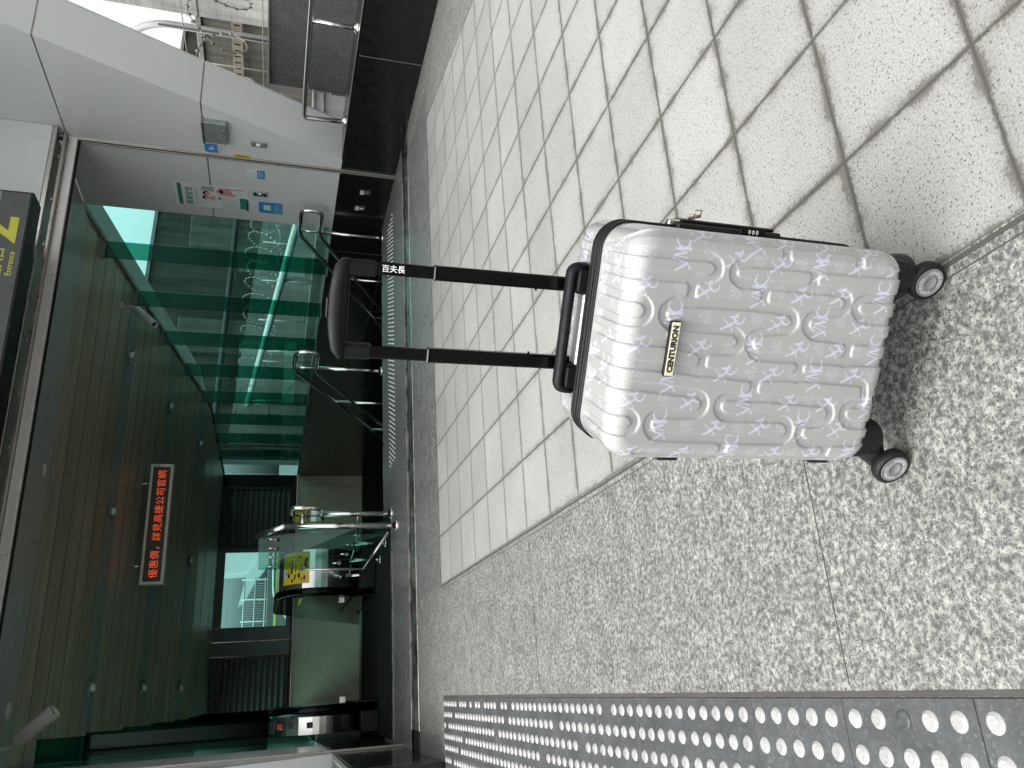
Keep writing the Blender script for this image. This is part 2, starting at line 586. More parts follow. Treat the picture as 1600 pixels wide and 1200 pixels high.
def tag(o, label=None, cat=None, group=None, kind=None):
    if label: o['label'] = label
    if cat: o['category'] = cat
    if group: o['group'] = group
    if kind: o['kind'] = kind
    return o


def dup(root, loc, label, rz=None):
    r = root.copy(); COL.objects.link(r); r.location = loc; r['label'] = label
    if rz is not None: r.rotation_euler = (0, 0, rz)
    for ch in list(root.children):
        c = ch.copy(); COL.objects.link(c); c.parent = r
        for g in list(ch.children):
            d = g.copy(); COL.objects.link(d); d.parent = c
    return r


def text_mb(txt, size, depth=0.0, bold=0.0, align='CENTER', spacing=1.0, xscale=1.0):
    """flat lettering as an MB in the XY plane"""
    cu = bpy.data.curves.new("lettering", 'FONT')
    cu.body = txt; cu.size = size; cu.extrude = depth; cu.offset = bold
    cu.align_x = align; cu.align_y = 'CENTER'; cu.space_character = spacing
    cu.resolution_u = 3
    ob = bpy.data.objects.new("lettering", cu)
    COL.objects.link(ob)
    dg = bpy.context.evaluated_depsgraph_get()
    me = bpy.data.meshes.new_from_object(ob.evaluated_get(dg))
    mb = MB()
    mb.add([(v.co.x * xscale, v.co.y, v.co.z) for v in me.vertices], [tuple(p.vertices) for p in me.polygons])
    bpy.data.objects.remove(ob)
    bpy.data.meshes.remove(me)
    bpy.data.curves.remove(cu)
    return mb


def place(mb, M):
    M = Matrix(M) if not isinstance(M, Matrix) else M
    mb.v = [tuple(M @ Vector(p)) for p in mb.v]
    return mb


def frame(origin, x, y):
    """4x4 that carries local x, y to the given world directions"""
    x = Vector(x).normalized(); y = Vector(y).normalized(); z = x.cross(y)
    return Matrix(((x.x, y.x, z.x, origin[0]), (x.y, y.y, z.y, origin[1]), (x.z, y.z, z.z, origin[2]), (0, 0, 0, 1)))


def arc3(c, a, b, r, t0, t1, n=10):
    c, a, b = Vector(c), Vector(a), Vector(b)
    return [c + (a * math.cos(math.radians(t0 + (t1 - t0) * i / n)) + b * math.sin(math.radians(t0 + (t1 - t0) * i / n))) * r for i in range(n + 1)]


def bent(pts, r=0.05, n=6):
    """polyline with rounded corners"""
    P = [Vector(p) for p in pts]
    out = [P[0]]
    for i in range(1, len(P) - 1):
        a = (P[i - 1] - P[i]); b = (P[i + 1] - P[i])
        rr = min(r, a.length * .49, b.length * .49)
        p0 = P[i] + a.normalized() * rr; p1 = P[i] + b.normalized() * rr
        for k in range(n + 1):
            t = k / n
            out.append(p0 * (1 - t) ** 2 + P[i] * 2 * t * (1 - t) + p1 * t * t)
    out.append(P[-1])
    return out


# ------------------------------------------------------------------ the ground
def sheet(name, mat, rects, z, kind='structure'):
    mb = MB()
    for (x0, x1, y0, y1) in rects:
        mb.quad((x0, y0, z), (x1, y0, z), (x1, y1, z), (x0, y1, z))
    o = mb.build(name, mat)
    return tag(o, kind=kind)


WR = 4.227           # right wall face
WL = -1.0            # left wall face
sheet("ground", "yard_concrete", [(-300, -1.35, -300, 400), (4.7, 300, -300, 400), (-1.35, 4.7, 14.6, 400), (-1.35, 4.7, -300, -12)], -0.03)
# granite apron: three strips round the pale tiles, and the hall floor up to the stair head
sheet("granite_paving", "flamed_granite", [(-1.35, 0.0, -12, 0.87), (3.9, 4.7, -12, 0.87)], 0.0)
tb = MB()
tb.add([(3.9, 0, 0), (3.606, 0, 0), (3.266, -1.5, 0), (2.0, -7.1, 0), (2.0, -12, 0), (3.9, -12, 0)], [(0, 1, 2, 3, 4, 5)])
tag(tb.build("granite_paving_strip", "flamed_granite"), kind='structure')
sheet("threshold", "hall_granite", [(0.0, 3.9, 0.0, 0.87)], 0.0)
sheet("hall_floor", "hall_granite", [(-1.35, 4.7, 1.20, 2.66)], 0.0)
tp = MB()
tp.add([(0.0, 0.0, 0), (3.6, 0.0, 0), (3.26, -1.5, 0), (1.994, -7.1, 0), (1.994, -12, 0), (0.0, -12, 0)], [(0, 1, 2, 3, 4, 5)])
tag(tp.build("tile_paving", "terrazzo_tile"), kind='structure')
# thin double joint between the tiles and the granite border, and slab joints in the granite
gj = MB()
gj.box(-0.012, -0.004, -12, -0.0, -0.002, 0.0015)
gj.box(-0.030, -0.0275, -12, -0.0, -0.002, 0.0008)
gj.box(-0.63, -0.035, -3.6112, -3.6088, -0.002, 0.0009)
gj.box(-0.63, -0.035, -1.812, -1.808, -0.002, 0.0009)
gj.box(-0.63, -0.035, -5.412, -5.408, -0.002, 0.0009)
gj.box(-0.649, -0.640, -12, 0.03, -0.002, 0.0016)
gj.box(0.0, 3.6, 0.0, 0.004, -0.002, 0.0012)
tag(gj.build("paving_joint", "granite_groove"), kind='structure')

# recessed shutter track across the threshold
tr = MB()
tr.box(-1.0, WR, 0.86, 1.21, -0.05, -0.02)
tr.box(-1.0, WR, 1.13, 1.15, -0.02, -0.006)
tk = thing("shutter_track", "recessed metal track running right across the threshold", "floor track", (1.6, 1.0, 0))
tr.v = [(x - 1.6, y - 1.0, z) for x, y, z in tr.v]
tr.build("channel", "track_dark", tk)
t2 = MB()
t2.cbox(-2.47, 2.62, -0.105, 0.06, -0.012, 0.001, 0.003)
t2.cbox(-2.47, 2.62, 0.066, 0.10, -0.018, -0.002, 0.003)
t2.cbox(-2.47, 2.62, 0.197, 0.212, -0.018, 0.003, 0.002)
t2.build("steel_strip", "brushed_steel", tk)

# ------------------------------------------------------------------ white domed guide slabs by the left wall
tac = thing("tactile_paving", "dark slate guide strip with rows of white domes", "tactile paving", (-0.65, 0.02, 0))
sl = MB()
for r in range(2):
    for c in range(22):
        y1 = -0.003 - 0.0 - c * 0.3
        sl.cbox(-0.3 * r - 0.299, -0.3 * r - 0.001, y1 - 0.298, y1, -0.02, 0.004, 0.0012)
sl.build("slab", "slate_slab", tac)
bd_ = MB(); bd_.box(-0.61, 0.0, -6.6, 0.0, -0.01, 0.0012); bd_.build("slab_bed", "granite_groove", tac)


def dome(mb, x, y, worn=False):
    mb.lathe([(0.0165, 0.0), (0.0160, 0.0012), (0.0112, 0.0056), (0.0108, 0.0056), (0.0106, 0.0050), (0.0, 0.0050)] if not worn else [(0.0165, 0.0), (0.0158, 0.0015), (0.0125, 0.0030), (0.0118, 0.0018), (0.0, 0.0018)],
             (x, y, 0.004), (0, 0, 1), 20)
    n0 = len(mb.sm)
    mb.sm[-100:] = [False] * 100
    if not worn:
        for k in range(-3, 4):
            t = k * 0.0031
            w = math.sqrt(max(0, 0.0104 ** 2 - t * t))
            if w > 0.002:
                mb.box(x - w, x + w, y + t - 0.0008, y + t + 0.0008, 0.0085, 0.0098)


spots = []
missing = {(0, 6), (0, 10), (0, 12), (0, 20), (0, 23), (1, 22), (1, 4), (2, 1), (2, 19), (3, 8), (4, 6), (5, 3), (1, 33), (0, 41), (3, 30), (2, 37), (0, 15)}
for row in range(9):
    for c in range(66):
        slab_i, k = divmod(c, 5)
        y = -0.033 - slab_i * 0.3 - k * 0.0585
        if (row, c) in missing:
            continue
        spots.append((row, c, -0.035 - 0.0585 * (row % 5) - 0.3 * (row // 5), y))
# largest in the picture first
spots.sort(key=lambda s: (s[2] + 0.65 - (-0.07)) ** 2 * 6 + (s[3] + 4.0) ** 2 if s[0] < 3 else 30 + s[0] - s[3] * -1)
protos = []
rest = MB()
n_ind = 0
for (row, c, x, y) in spots:
    vis = (row * 0.0585 - 0.0) < 0.09 + (y + 4.05) * 0.075 + 0.02
    if n_ind < 100 and row < 3:
        if not protos:
            mb = MB(); dome(mb, 0, 0); protos.append(mb.mesh("stud")); protos[0].materials.append(MATS["dome_white"])
        if (row, c) == (0, 62):
            mb = MB(); dome(mb, 0, 0, True); me = mb.mesh("stud"); me.materials.append(MATS["slate_slab"])
        else:
            me = protos[0]
        o = bpy.data.objects.new("stud", me); COL.objects.link(o)
        o.parent = tac; o.location = (x, y, 0.0); o.rotation_euler = (0, 0, random.choice((0, 0.6, 1.57, 2.4)))
        n_ind += 1
    else:
        dome(rest, x, y)
tag(rest.build("stud_field", "dome_white", tac, fixn=False), kind='stuff')

# steel studs before the stair head
wst = thing("warning_strip", "band of small steel warning studs set in the floor before the stair head", "warning studs", (2.6, 2.05, 0))
ss = MB(); mb = MB(); mb.lathe([(0.012, 0.0), (0.0105, 0.004), (0.0, 0.005)], (0, 0, 0), (0, 0, 1), 8)
sme = mb.mesh("stud"); sme.materials.append(MATS["polished_steel"])
k = 0
for j in range(8):
    for i in range(58):
        x = -1.25 + i * 0.045 + (j % 2) * 0.0225
        y = -0.19 + j * 0.05
        if j < 2 and i % 58 >= 4 and k < 100:
            o = bpy.data.objects.new("stud", sme); COL.objects.link(o); o.parent = wst; o.location = (x, y, 0.0005); k += 1
        else:
            ss.lathe([(0.012, 0.0), (0.0105, 0.004), (0.0, 0.005)], (x, y, 0.0005), (0, 0, 1), 8)
tag(ss.build("stud_field", "polished_steel", wst, fixn=False), kind='stuff')

# ------------------------------------------------------------------ side walls of the entrance
def granite_wall(name, label, xf, xo, y0, youter, mirror):
    """black granite plinth wall; xf is its hall face, xo its outer face"""
    t = thing(name, label, "wall", (xf, y0, 0), 0, "black granite plinth walls")
    m = MB()
    a, b = (min(xf, xo), max(xf, xo))
    m.cbox(a - xf, b - xf, 0, 13.6 - y0, -5.0, 0.520, 0.003)
    m.build("slab_facing", "black_granite", t)
    j = MB()
    sgn = -1 if not mirror else 1
    for yy in (0.105, -1.1, -2.6, 1.66, 3.2, 4.7, 6.2, 7.7, 9.2, 10.7):
        if yy > y0 + .05:
            j.box(sgn * 0.0016 - .0004, sgn * 0.0016 + .0004, yy - y0 - .0025, yy - y0 + .0025, -3, 0.519)
    j.box(sgn * 0.0014 - .0004, sgn * 0.0014 + .0004, 1.0, 13.5 - y0, -0.112, -0.108)
    j.build("facing_joint", "slate_panel", t)
    c = MB()
    c.cbox(a - xf + .004, b - xf, 0, 13.6 - y0, 0.5205, 0.540, 0.004)
    c.build("coping", "black_granite", t)
    l = MB()
    l.box(a - xf + (0.030 if not mirror else b - a - .034), a - xf + (0.034 if not mirror else b - a - .030), 0, 1.4 - y0, 0.5402, 0.5412)
    l.build("coping_line", "grey_panel", t)
    return t


rw = granite_wall("plinth_wall", "low black granite wall on the right with a railing on top", WR, 4.70, -6.0, 0, False)
lw = granite_wall("plinth_wall", "low black granite wall on the left beyond the domed strip", WL, -1.35, 0.03, 0, True)
for (yy, zz, whitish) in ((1.97, 0.262, 0), (2.262, 0.283, 1)):
    t = thing("socket_plate", "silver socket plate on black granite, " + ("nearer the stair rail and holding a lit slot" if whitish else "the one with a plain grey lid"), "socket", (WR, yy, zz), 0, "socket plates on the right wall")
    m = MB(); m.cbox(-0.012, 0, -0.038, 0.038, -0.055, 0.055, 0.003); m.build("plate", "sign_dark", t)
    m = MB(); m.cbox(-0.016, -0.0118, -0.034, 0.034, 0.012, 0.050, 0.002); m.build("lid", "grey_panel", t)
    m = MB(); m.cbox(-0.014, -0.0118, -0.012, 0.012, -0.030, 0.004, 0.001); m.build("slot", "print_white" if whitish else "louver_grey", t)  # slot is white on one plate, grey on the other


# ------------------------------------------------------------------ the white hood round the doorway
def hood_side(xf, out, parent):
    """wing panel with its slanting front band; out = +1 to the right, -1 to the left"""
    sl = 0.44
    yb, zb = 1.487, 0.535
    zt = 5.2
    f = lambda z: yb - sl * (z - zb)
    W_ = 0.50
    # hall-facing wing, in panels with real gaps
    rows = [(zb, 1.772), (1.784, 2.936), (2.948, zt)]
    for i, (z0, z1) in enumerate(rows):
        m = MB()
        yback = 1.63
        pts = [(0, yback, z0), (0, f(z0) + .030, z0), (0, f(z1) + .030, z1), (0, yback, z1)]
        m.prism(pts, (out * 0.03, 0, 0))
        m.build("wing_panel", "white_panel", parent)
        b = MB()
        e = out * (W_ - 0.05)
        n = Vector((0, -1, -sl)).normalized()
        pts = [(0.0, f(z0), z0), (e, f(z0), z0), (e, f(z1), z1), (0.0, f(z1), z1)]
        pts = [(p[0], p[1] - .001, p[2]) for p in pts]
        b.prism(pts, (0, 0.03, 0))
        b.build("front_band", "white_panel", parent)
        r = MB()
        r.prism([(out * (W_ - 0.048), f(z0) - .004, z0), (out * W_, f(z0) + 0.035, z0), (out * W_, f(z1) + 0.035, z1), (out * (W_ - 0.048), f(z1) - .004, z1)], (0, 0.03, 0))
        r.build("rim", "white_panel", parent)
        o = MB()
        o.prism([(out * W_, f(z0) + .05, z0), (out * W_, 1.75, z0), (out * W_, 1.75, z1), (out * W_, f(z1) + .05, z1)], (out * -0.02, 0, 0))
        o.build("outer_panel", "white_panel", parent)
    # dark gasket behind the gaps
    g = MB()
    g.prism([(out * .012, 1.62, zb), (out * .012, f(zb) + .012, zb), (out * .012, f(zt) + .012, zt), (out * .012, 1.62, zt)], (out * .01, 0, 0))
    g.prism([(out * .02, f(zb) + .012, zb), (out * (W_ - .06), f(zb) + .012, zb), (out * (W_ - .06), f(zt) + .012, zt), (out * .02, f(zt) + .012, zt)], (0, .008, 0))
    g.build("gasket", "aluminium_trim", parent)


hood = thing("entrance_hood", "white panelled hood framing the doorway, slanting wings on both sides", "canopy", (WR, 0, 0))
hood_side(WR, 1, hood)
hl = MB()
for o in list(hood.children):
    pass
lh = bpy.data.objects.new("left_wing_anchor", None)
# left wing, mirrored about the hall's centre line
for o in list(hood.children):
    me = o.data.copy()
    for v in me.vertices:
        v.co.x = (WL - WR) - v.co.x
    me.flip_normals()
    c = bpy.data.objects.new(o.name.split('.')[0], me)
    COL.objects.link(c); c.parent = hood
bpy.data.objects.remove(lh)
top = MB()
top.cbox(WL - WR - .5, 0.5, -0.55, 1.6, 5.21, 5.33, 0.01)
top.build("unseen_shade_top", "white_panel", hood)  # hood top out of view, added to shade the interior
fa = MB()
fa.cbox(WL - WR + .002, -0.002, 1.487, 1.56, 3.022, 5.2, 0.004)
fa.build("fascia", "white_panel", hood)
dj = MB()
dj.box(-1.86, -1.852, 1.4855, 1.489, 3.03, 5.2)
dj.build("fascia_joint", "seam_dark", hood)

# door head: shutter slot, cover strip with clips, white rail
dh = thing("roller_shutter", "slotted metal shutter head with a white lower rail above the doorway", "shutter head", (1.6, 1.56, 2.9))
L = 2.62
m = MB(); m.cbox(-L, L, -0.072, -0.02, 0.085, 0.120, 0.003); m.build("front_profile", "brushed_steel", dh)
m = MB(); m.box(-L, L, -0.02, 0.10, 0.16, 0.20); m.build("slot_back", "track_dark", dh)
m = MB(); m.cbox(-L, L, 0.0, 0.058, 0.030, 0.052, 0.002); m.build("cover_strip", "aluminium_trim", dh)
m = MB(); m.cbox(-L, L, 0.060, 0.098, -0.045, 0.028, 0.004); m.build("white_rail", "silver_white_trim", dh)
m = MB(); m.box(-L, L, 0.098, 0.112, -0.062, 0.03); m.build("rubber_seal", "black_rubber", dh)
for i in range(12):
    x = -2.5 + i * 0.44
    m = MB(); m.cbox(x - .014, x + .014, -0.02, 0.045, 0.052, 0.062, 0.001)
    m.lathe([(0.008, 0), (0.007, .004), (0, .006)], (x, 0.034, 0.0295), (0, 0, -1), 8)
    m.build("clip", "aluminium_trim", dh)

# shutter guide rails at the two door jambs
for (xx, s, lab) in ((WR, -1, "steel shutter guide running down the right door jamb"), (WL, 1, "steel shutter guide running down the left door jamb")):
    t = thing("shutter_guide", lab, "guide rail", (xx, 1.64, 0), 0, "shutter guides at the door jambs")
    m = MB()
    m.cbox(min(s * .001, s * .018), max(s * .001, s * .018), -0.012, 0.008, 0.0, 3.02, 0.002)
    m.cbox(min(s * .001, s * .014), max(s * .001, s * .014), 0.026, 0.044, 0.0, 3.02, 0.002)
    m.build("rail", "aluminium_trim", t)
    m = MB(); m.box(min(s * .001, s * .004), max(s * .001, s * .004), 0.008, 0.026, 0, 3.02); m.build("rail_slot", "track_dark", t)

# inner jamb panels beyond the guide, carrying the posters
for (xx, s, lab) in ((WR, 1, "white wall panel on the right between shutter guide and green glass"), (WL, -1, "white wall panel on the left between shutter guide and glass")):
    t = thing("jamb_panel", lab, "wall panel", (xx, 2.2, 0), 0, "jamb panels beside the shutter guides")
    m = MB()
    for z0, z1 in ((0.540, 1.764), (1.776, 2.93)):
        pass
    for z0, z1, ya, yb in ((0.541, 1.765, -0.515, 0.515), (1.777, 3.0, -0.515, 0.515)):
        m.prism([(0, ya, z0), (0, yb, z0), (0, yb, z1), (0, ya, z1)], (s * .03, 0, 0))
    m.build("panel", "grey_panel", t)
    g = MB(); g.box(min(s * .010, s * .02), max(s * .010, s * .02), -0.51, 0.51, 1.75, 1.80); g.build("gap", "aluminium_trim", t)

# ------------------------------------------------------------------ roof and ceiling
def zc(y):
    return 3.05 - 0.143 * (y - 2.7) if y < 8.8 else 3.05 - 0.143 * 6.1


ceil = thing("hall_ceiling", "dark metal plank ceiling sloping down towards the back of the hall", "ceiling", (1.6, 2.957, zc(2.957)))
ox, oy, oz = 1.6, 2.957, zc(2.957)


def cpl(x0, x1, y0, y1, dz=0.0, th=0.02):
    m = MB()
    for a, b in ((y0, min(y1, 8.8)), (max(8.8, y0), y1)):
        if b - a < 1e-4: continue
        za, zb_ = zc(a) + dz, zc(b) + dz
        vs = [(x0, a, za), (x1, a, za), (x1, b, zb_), (x0, b, zb_)]
        m.prism(vs, (0, 0, th))
    return m


pm = cpl(WL, WR, 2.957, 13.5)
o = pm.build("plank_ceiling", "ceiling_plank", None)
o.parent = ceil; o.location = (-ox, -oy, -oz)
pl_ = MB()
pl_.prism([(WL, 1.66, 3.02), (WR, 1.66, 3.02), (WR, 2.953, zc(2.957) - .002), (WL, 2.953, zc(2.957) - .002)], (0, 0, .02))
o = pl_.build("front_plate", "ceiling_plate", None); o.parent = ceil; o.location = (-ox, -oy, -oz)
STR = (4.62, 6.43, 8.25)
for y in STR:
    m = cpl(WL, WR, y - 0.14, y + 0.14, -0.004, 0.003)
    o = m.build("light_strip", "ceiling_strip", None); o.parent = ceil; o.location = (-ox, -oy, -oz)
for yy in (10.2, 12.0):
    m = cpl(WL, WR, yy - 0.14, yy + 0.14, -0.004, 0.003)
    o = m.build("light_strip", "ceiling_strip", None); o.parent = ceil; o.location = (-ox, -oy, -oz)
rf = cpl(-1.75, 4.90, 1.75, 14.2, 0.24, 0.16)
o = rf.build("roof_slab", "slate_panel", None); o.parent = ceil; o.location = (-ox, -oy, -oz)
ev = cpl(WR + .08, 4.90, 1.9, 14.2, 0.20, 0.03)
o = ev.build("eave_soffit", "grey_panel", None); o.parent = ceil; o.location = (-ox, -oy, -oz)

# downlights
proto = None
xs = ((3.37, "near the right glass"), (1.47, "in the middle"), (-0.37, "near the left glass"))
ys = ("in the first light strip behind the door", "in the second light strip", "in the third light strip")
for iy, y in enumerate(STR):
    for (x, wx) in xs:
        loc = (x, y, zc(y) - 0.004)
        lab = "round ceiling downlight %s, %s" % (wx, ys[iy])
        if proto is None:
            proto = thing("downlight", lab, "ceiling lamp", loc, 0, "downlights in the plank ceiling")
            m = MB(); m.lathe([(0.115, 0.0), (0.112, -0.008), (0.085, -0.010), (0.080, -0.002), (0.0, 0.0)], (0, 0, 0), (0, 0, 1), 24)
            m.build("trim_ring", "lamp_trim", proto)
            m = MB(); m.lathe([(0.045, -0.004), (0.048, -0.03), (0.035, -0.055), (0.0, -0.062)], (0, 0, 0), (0, 0, 1), 16)
            m.build("bulb", "lamp_glass", proto)
        else:
            dup(proto, loc, lab)
for (x, y, w) in ((1.45, 2.78, "in the middle of the front plate"), (-0.55, 2.80, "at the left end of the front plate")):
    t = thing("smoke_detector", "pale round detector dome " + w, "detector", (x, y, zc(y) + .01), 0, "detectors on the ceiling plate")
    m = MB(); m.lathe([(0.085, 0.0), (0.08, -0.025), (0.05, -0.045), (0.0, -0.05)], (0, 0, 0), (0, 0, 1), 20)
    m.build("dome", "grey_panel", t)

# ------------------------------------------------------------------ green glass walls with glass fins
FINS = (3.42, 4.57, 5.72, 6.87, 8.03, 9.17, 10.33, 11.48)


def glass_wall(xf, s, label, side):
    t = thing("glass_wall", label, "glass wall", (xf, 2.71, 0.541), 0, "green glass side walls")
    cuts = [2.715] + list(FINS) + [12.6, 13.48]
    for a, b in zip(cuts[:-1], cuts[1:]):
        m = MB()
        za, zb_ = zc(a), zc(b)
        pts = [(0, a + .004 - 2.71, 0), (0, b - .004 - 2.71, 0), (0, b - .004 - 2.71, zb_ - .541 + .06), (0, a + .004 - 2.71, za - .541 + .06)]
        m.prism(pts, (s * 0.012, 0, 0))
        m.build("pane", "green_glass", t)
    for y in FINS:
        m = MB()
        m.prism([(-s * .003, y - .0095 - 2.71, 0.012), (-s * .203, y - .0095 - 2.71, 0.012), (-s * .203, y - .0095 - 2.71, zc(y) - .541 + .02), (-s * .003, y - .0095 - 2.71, zc(y) - .541 + .02)], (0, .019, 0))
        m.build("glass_fin", "fin_glass", t)
        m = MB(); m.cbox(min(-s * .002, -s * .215), max(-s * .002, -s * .215), y - .016 - 2.71, y + .016 - 2.71, 0, 0.012, .002)
        m.cbox(min(-s * .002, -s * .215), max(-s * .002, -s * .215), y - .022 - 2.71, y + .022 - 2.71, zc(y) - .541 - .03, zc(y) - .541 + .01, .002)
        m.build("fin_shoe", "louver_grey", t)
    m = MB()
    m.box(min(0, s * .03), max(0, s * .03), 0, 10.77, -0.001, 0.02)
    m.build("sill", "grey_panel", t)
    h = MB()
    for a, b in ((2.715, 8.8), (8.8, 13.48)):
        h.prism([(-s * .012, a - 2.71, zc(a) - .541 - .028), (-s * .012, b - 2.71, zc(b) - .541 - .028), (-s * .012, b - 2.71, zc(b) - .541 + .02), (-s * .012, a - 2.71, zc(a) - .541 + .02)], (s * 0.05, 0, 0))
    h.build("head_channel", "slate_panel", t)
    return t


glass_wall(WR, 1, "green glass wall with upright glass fins along the right of the hall", 'r')
glass_wall(WL, -1, "dark green glass wall with fins along the left of the hall", 'l')

# ------------------------------------------------------------------ back end of the hall
bw = thing("back_wall", "plain beige panel wall closing the far end below the louvres", "wall", (1.6, 13.5, 0))
m = MB()
xsn = [WL - 1.6, -0.6, 0.55, 2.40, WR - 1.6]
for a, b in zip(xsn[:-1], xsn[1:]):
    m.cbox(a + .004, b - .004, 0, .05, -0.95, 0.545, .002)
m.build("panel", "beige_panel", bw)
m = MB(); m.box(WL - 1.6, WR - 1.6, .02, .08, -5, 0.54); m.build("backing", "louver_dark", bw)
m = MB(); m.cbox(WL - 1.6, WR - 1.6, -0.03, .03, .549, .60, .004); m.build("ledge", "louver_dark", bw)

for (xa, xb, lab) in ((2.62, 3.86, "dark louvred panel right of the far window"), (-0.92, 0.20, "dark louvred panel left of the far window")):
    t = thing("louvre", lab, "louvre", ((xa + xb) / 2, 13.45, 0.6), 0, "louvred panels at the far end")
    w = (xb - xa) / 2
    m = MB()
    for i in range(11):
        z = 0.10 + i * 0.118
        m.add([(-w, -.045, z), (w, -.045, z), (w, .03, z + .07), (-w, .03, z + .07), (-w, -.045, z + .012), (w, -.045, z + .012), (w, .03, z + .082), (-w, .03, z + .082)],
              [(0, 1, 5, 4), (4, 5, 6, 7), (3, 2, 1, 0), (2, 3, 7, 6), (0, 4, 7, 3), (1, 2, 6, 5)])
    m.build("slat", "louver_grey", t)
    m = MB(); m.box(-w - .06, w + .06, .035, .06, 0.0, 1.578); m.build("backing", "louver_dark", t)
    m = MB()
    for a, b in ((-w - .06, -w - .002), (w + .002, w + .06)): m.cbox(a, b, -.06, .034, 0, 1.578, .003)
    m.cbox(-w - .002, w + .002, -.06, .034, 1.45, 1.57, .003); m.cbox(-w - .002, w + .002, -.06, .034, 0.0, 0.08, .003)
    m.build("frame", "louver_dark", t)
t = thing("end_panel", "dark glossy panel in the far right corner beside the louvres", "panel", (4.07, 13.45, 0.6))
m = MB(); m.cbox(-.145, .15, 0, .05, 0, 1.578, .003); m.build("panel", "black_gloss", t)
t = thing("back_pier", "slate coloured panel pier beside the far window", "pier", (0.55, 13.42, 0.6))
m = MB(); m.cbox(-0.285, 0.005, 0, .05, 0, 1.575, .003); m.cbox(0.012, 0.30, 0, .05, 0, 1.575, .003); m.build("panel", "slate_panel", t)
t = thing("window_surround", "dark frame round the bright far window", "window", (1.65, 13.46, 0.6))
m = MB(); m.cbox(-0.795, 0.95, 0, .06, 1.42, 1.578, .003); m.cbox(0.80, 0.95, 0.001, .061, 0.0, 1.42, .003); m.cbox(-.795, .80, .001, .06, 0.0, 0.09, .003)
m.build("frame", "slate_panel", t)
m = MB(); m.box(-.795, .80, .030, .036, .09, 1.42); m.build("pane", "green_glass", t)

# stair flight going down on the right, and the pit below
st = MB()
for i in range(32):
    y = 2.66 + i * 0.30; z = -0.16 * (i + 1)
    st.box(1.06, WR, y, y + .32, z - .2, z)
tag(st.build("stairs", "hall_granite"), "granite stair flight going down behind the stair head", "stairs")
pit = MB(); pit.box(WL - .1, WR + .1, 2.7, 13.6, -5.6, -5.4)
tag(pit.build("lower_floor", "louver_dark"), kind='structure')
nose = MB(); nose.cbox(0.95, WR, 2.60, 2.663, -.05, .0025, .002)
tag(nose.build("stair_nosing", "brushed_steel"), "thin metal nosing along the stair head", "nosing")

# ------------------------------------------------------------------ stair handrails
def stair_rail(name, label, x, y0, wall):
    t = thing(name, label, "handrail", (x, y0, 0), 0, "steel double handrails of the stairs")
    sl = -0.53
    ztop, zlow = 0.885, 0.675
    r = 0.022
    Lr = 6.0
    m = MB()
    # upper and lower rail joined by a rounded end towards the viewer
    pts = [(0, Lr, ztop + sl * (Lr - 0.1)), (0, 0.10, ztop), ]
    loop = bent([(0, Lr, ztop + sl * (Lr - 0.12)), (0, 0.12, ztop), (0, -0.36, ztop), (0, -0.36, zlow), (0, 0.12, zlow), (0, Lr, zlow + sl * (Lr - 0.12))], 0.10, 8)
    m.tube(loop, r, 12)
    m.build("rail", "polished_steel", t)
    p = MB(); p.tube([(0, 0.04, 0.004), (0, 0.04, zlow - .01)], 0.020, 12)
    p.lathe([(0.05, 0), (0.05, .008), (.024, .016)], (0, 0.04, 0), (0, 0, 1), 16)
    p.build("post", "polished_steel", t)
    p = MB(); p.tube([(0, 0.04, zlow + .01), (0, 0.04, ztop - .01)], 0.014, 10); p.build("post_link", "polished_steel", t)
    for i in range(1, 5):
        y = 0.04 + i * 1.0
        zt = ztop + sl * (y - 0.12)
        p = MB(); p.tube([(0, y, zt - 1.0), (0, y, zt)], 0.016, 10); p.build("baluster", "polished_steel", t)
    return t


stair_rail("stair_handrail", "steel double handrail by the right wall, its looped end near the sockets", 4.10, 2.58, True)
stair_rail("stair_handrail", "steel double handrail in the middle of the stairs with a looped end", 2.55, 2.70, False)

# ------------------------------------------------------------------ glass barrier between stairs and escalator
gb = thing("glass_barrier", "steel post barrier with bolted glass panels between stairs and escalator", "barrier", (0.83, 2.0, 0))
m = MB(); m.tube([(0.065, 0.10, 0.004), (0.065, 0.10, 0.66)], 0.022, 12); m.lathe([(.05, 0), (.05, .01), (.026, .02)], (0.065, 0.10, 0), (0, 0, 1), 14); m.build("post", "polished_steel", gb)
m = MB(); m.tube(bent([(0.065, 0.10, 0.64), (0.065, 0.10, 0.88), (0.065, -0.16, 0.88), (0.065, -0.16, 0.66), (0.065, 0.35, 0.60)], .09, 8), 0.021, 12); m.build("loop_rail", "polished_steel", gb)
m = MB(); m.tube([(-0.10, -0.20, 0.004), (-0.10, -0.20, 0.93)], 0.024, 12); m.lathe([(.05, 0), (.05, .01), (.028, .02)], (-0.10, -0.20, 0), (0, 0, 1), 14); m.build("post", "polished_steel", gb)
m = MB(); m.tube([(-0.10, -0.20, 0.93), (-0.13, 0.08, 1.15)], 0.024, 10); m.build("head_rail", "polished_steel", gb)
m = MB(); m.tube([(-0.10, -0.19, 0.79), (0.02, -0.16, 0.79)], 0.016, 10); m.build("bracket", "polished_steel", gb)
m = MB(); m.prism([(-0.10, -0.17, 0.30), (-0.13, 0.08, 1.14), (-0.40, 0.12, 1.13), (-0.42, 0.12, 0.26), (-0.15, -0.10, 0.05)], (0, .012, 0)); m.build("glass_panel", "rail_glass", gb)
m = MB(); m.prism([(0.05, -.13, .62), (0.05, 0.35, .60), (0.05, 0.35, 0.86), (0.05, -.13, .86)], (.01, 0, 0)); m.build("glass_panel", "rail_glass", gb)
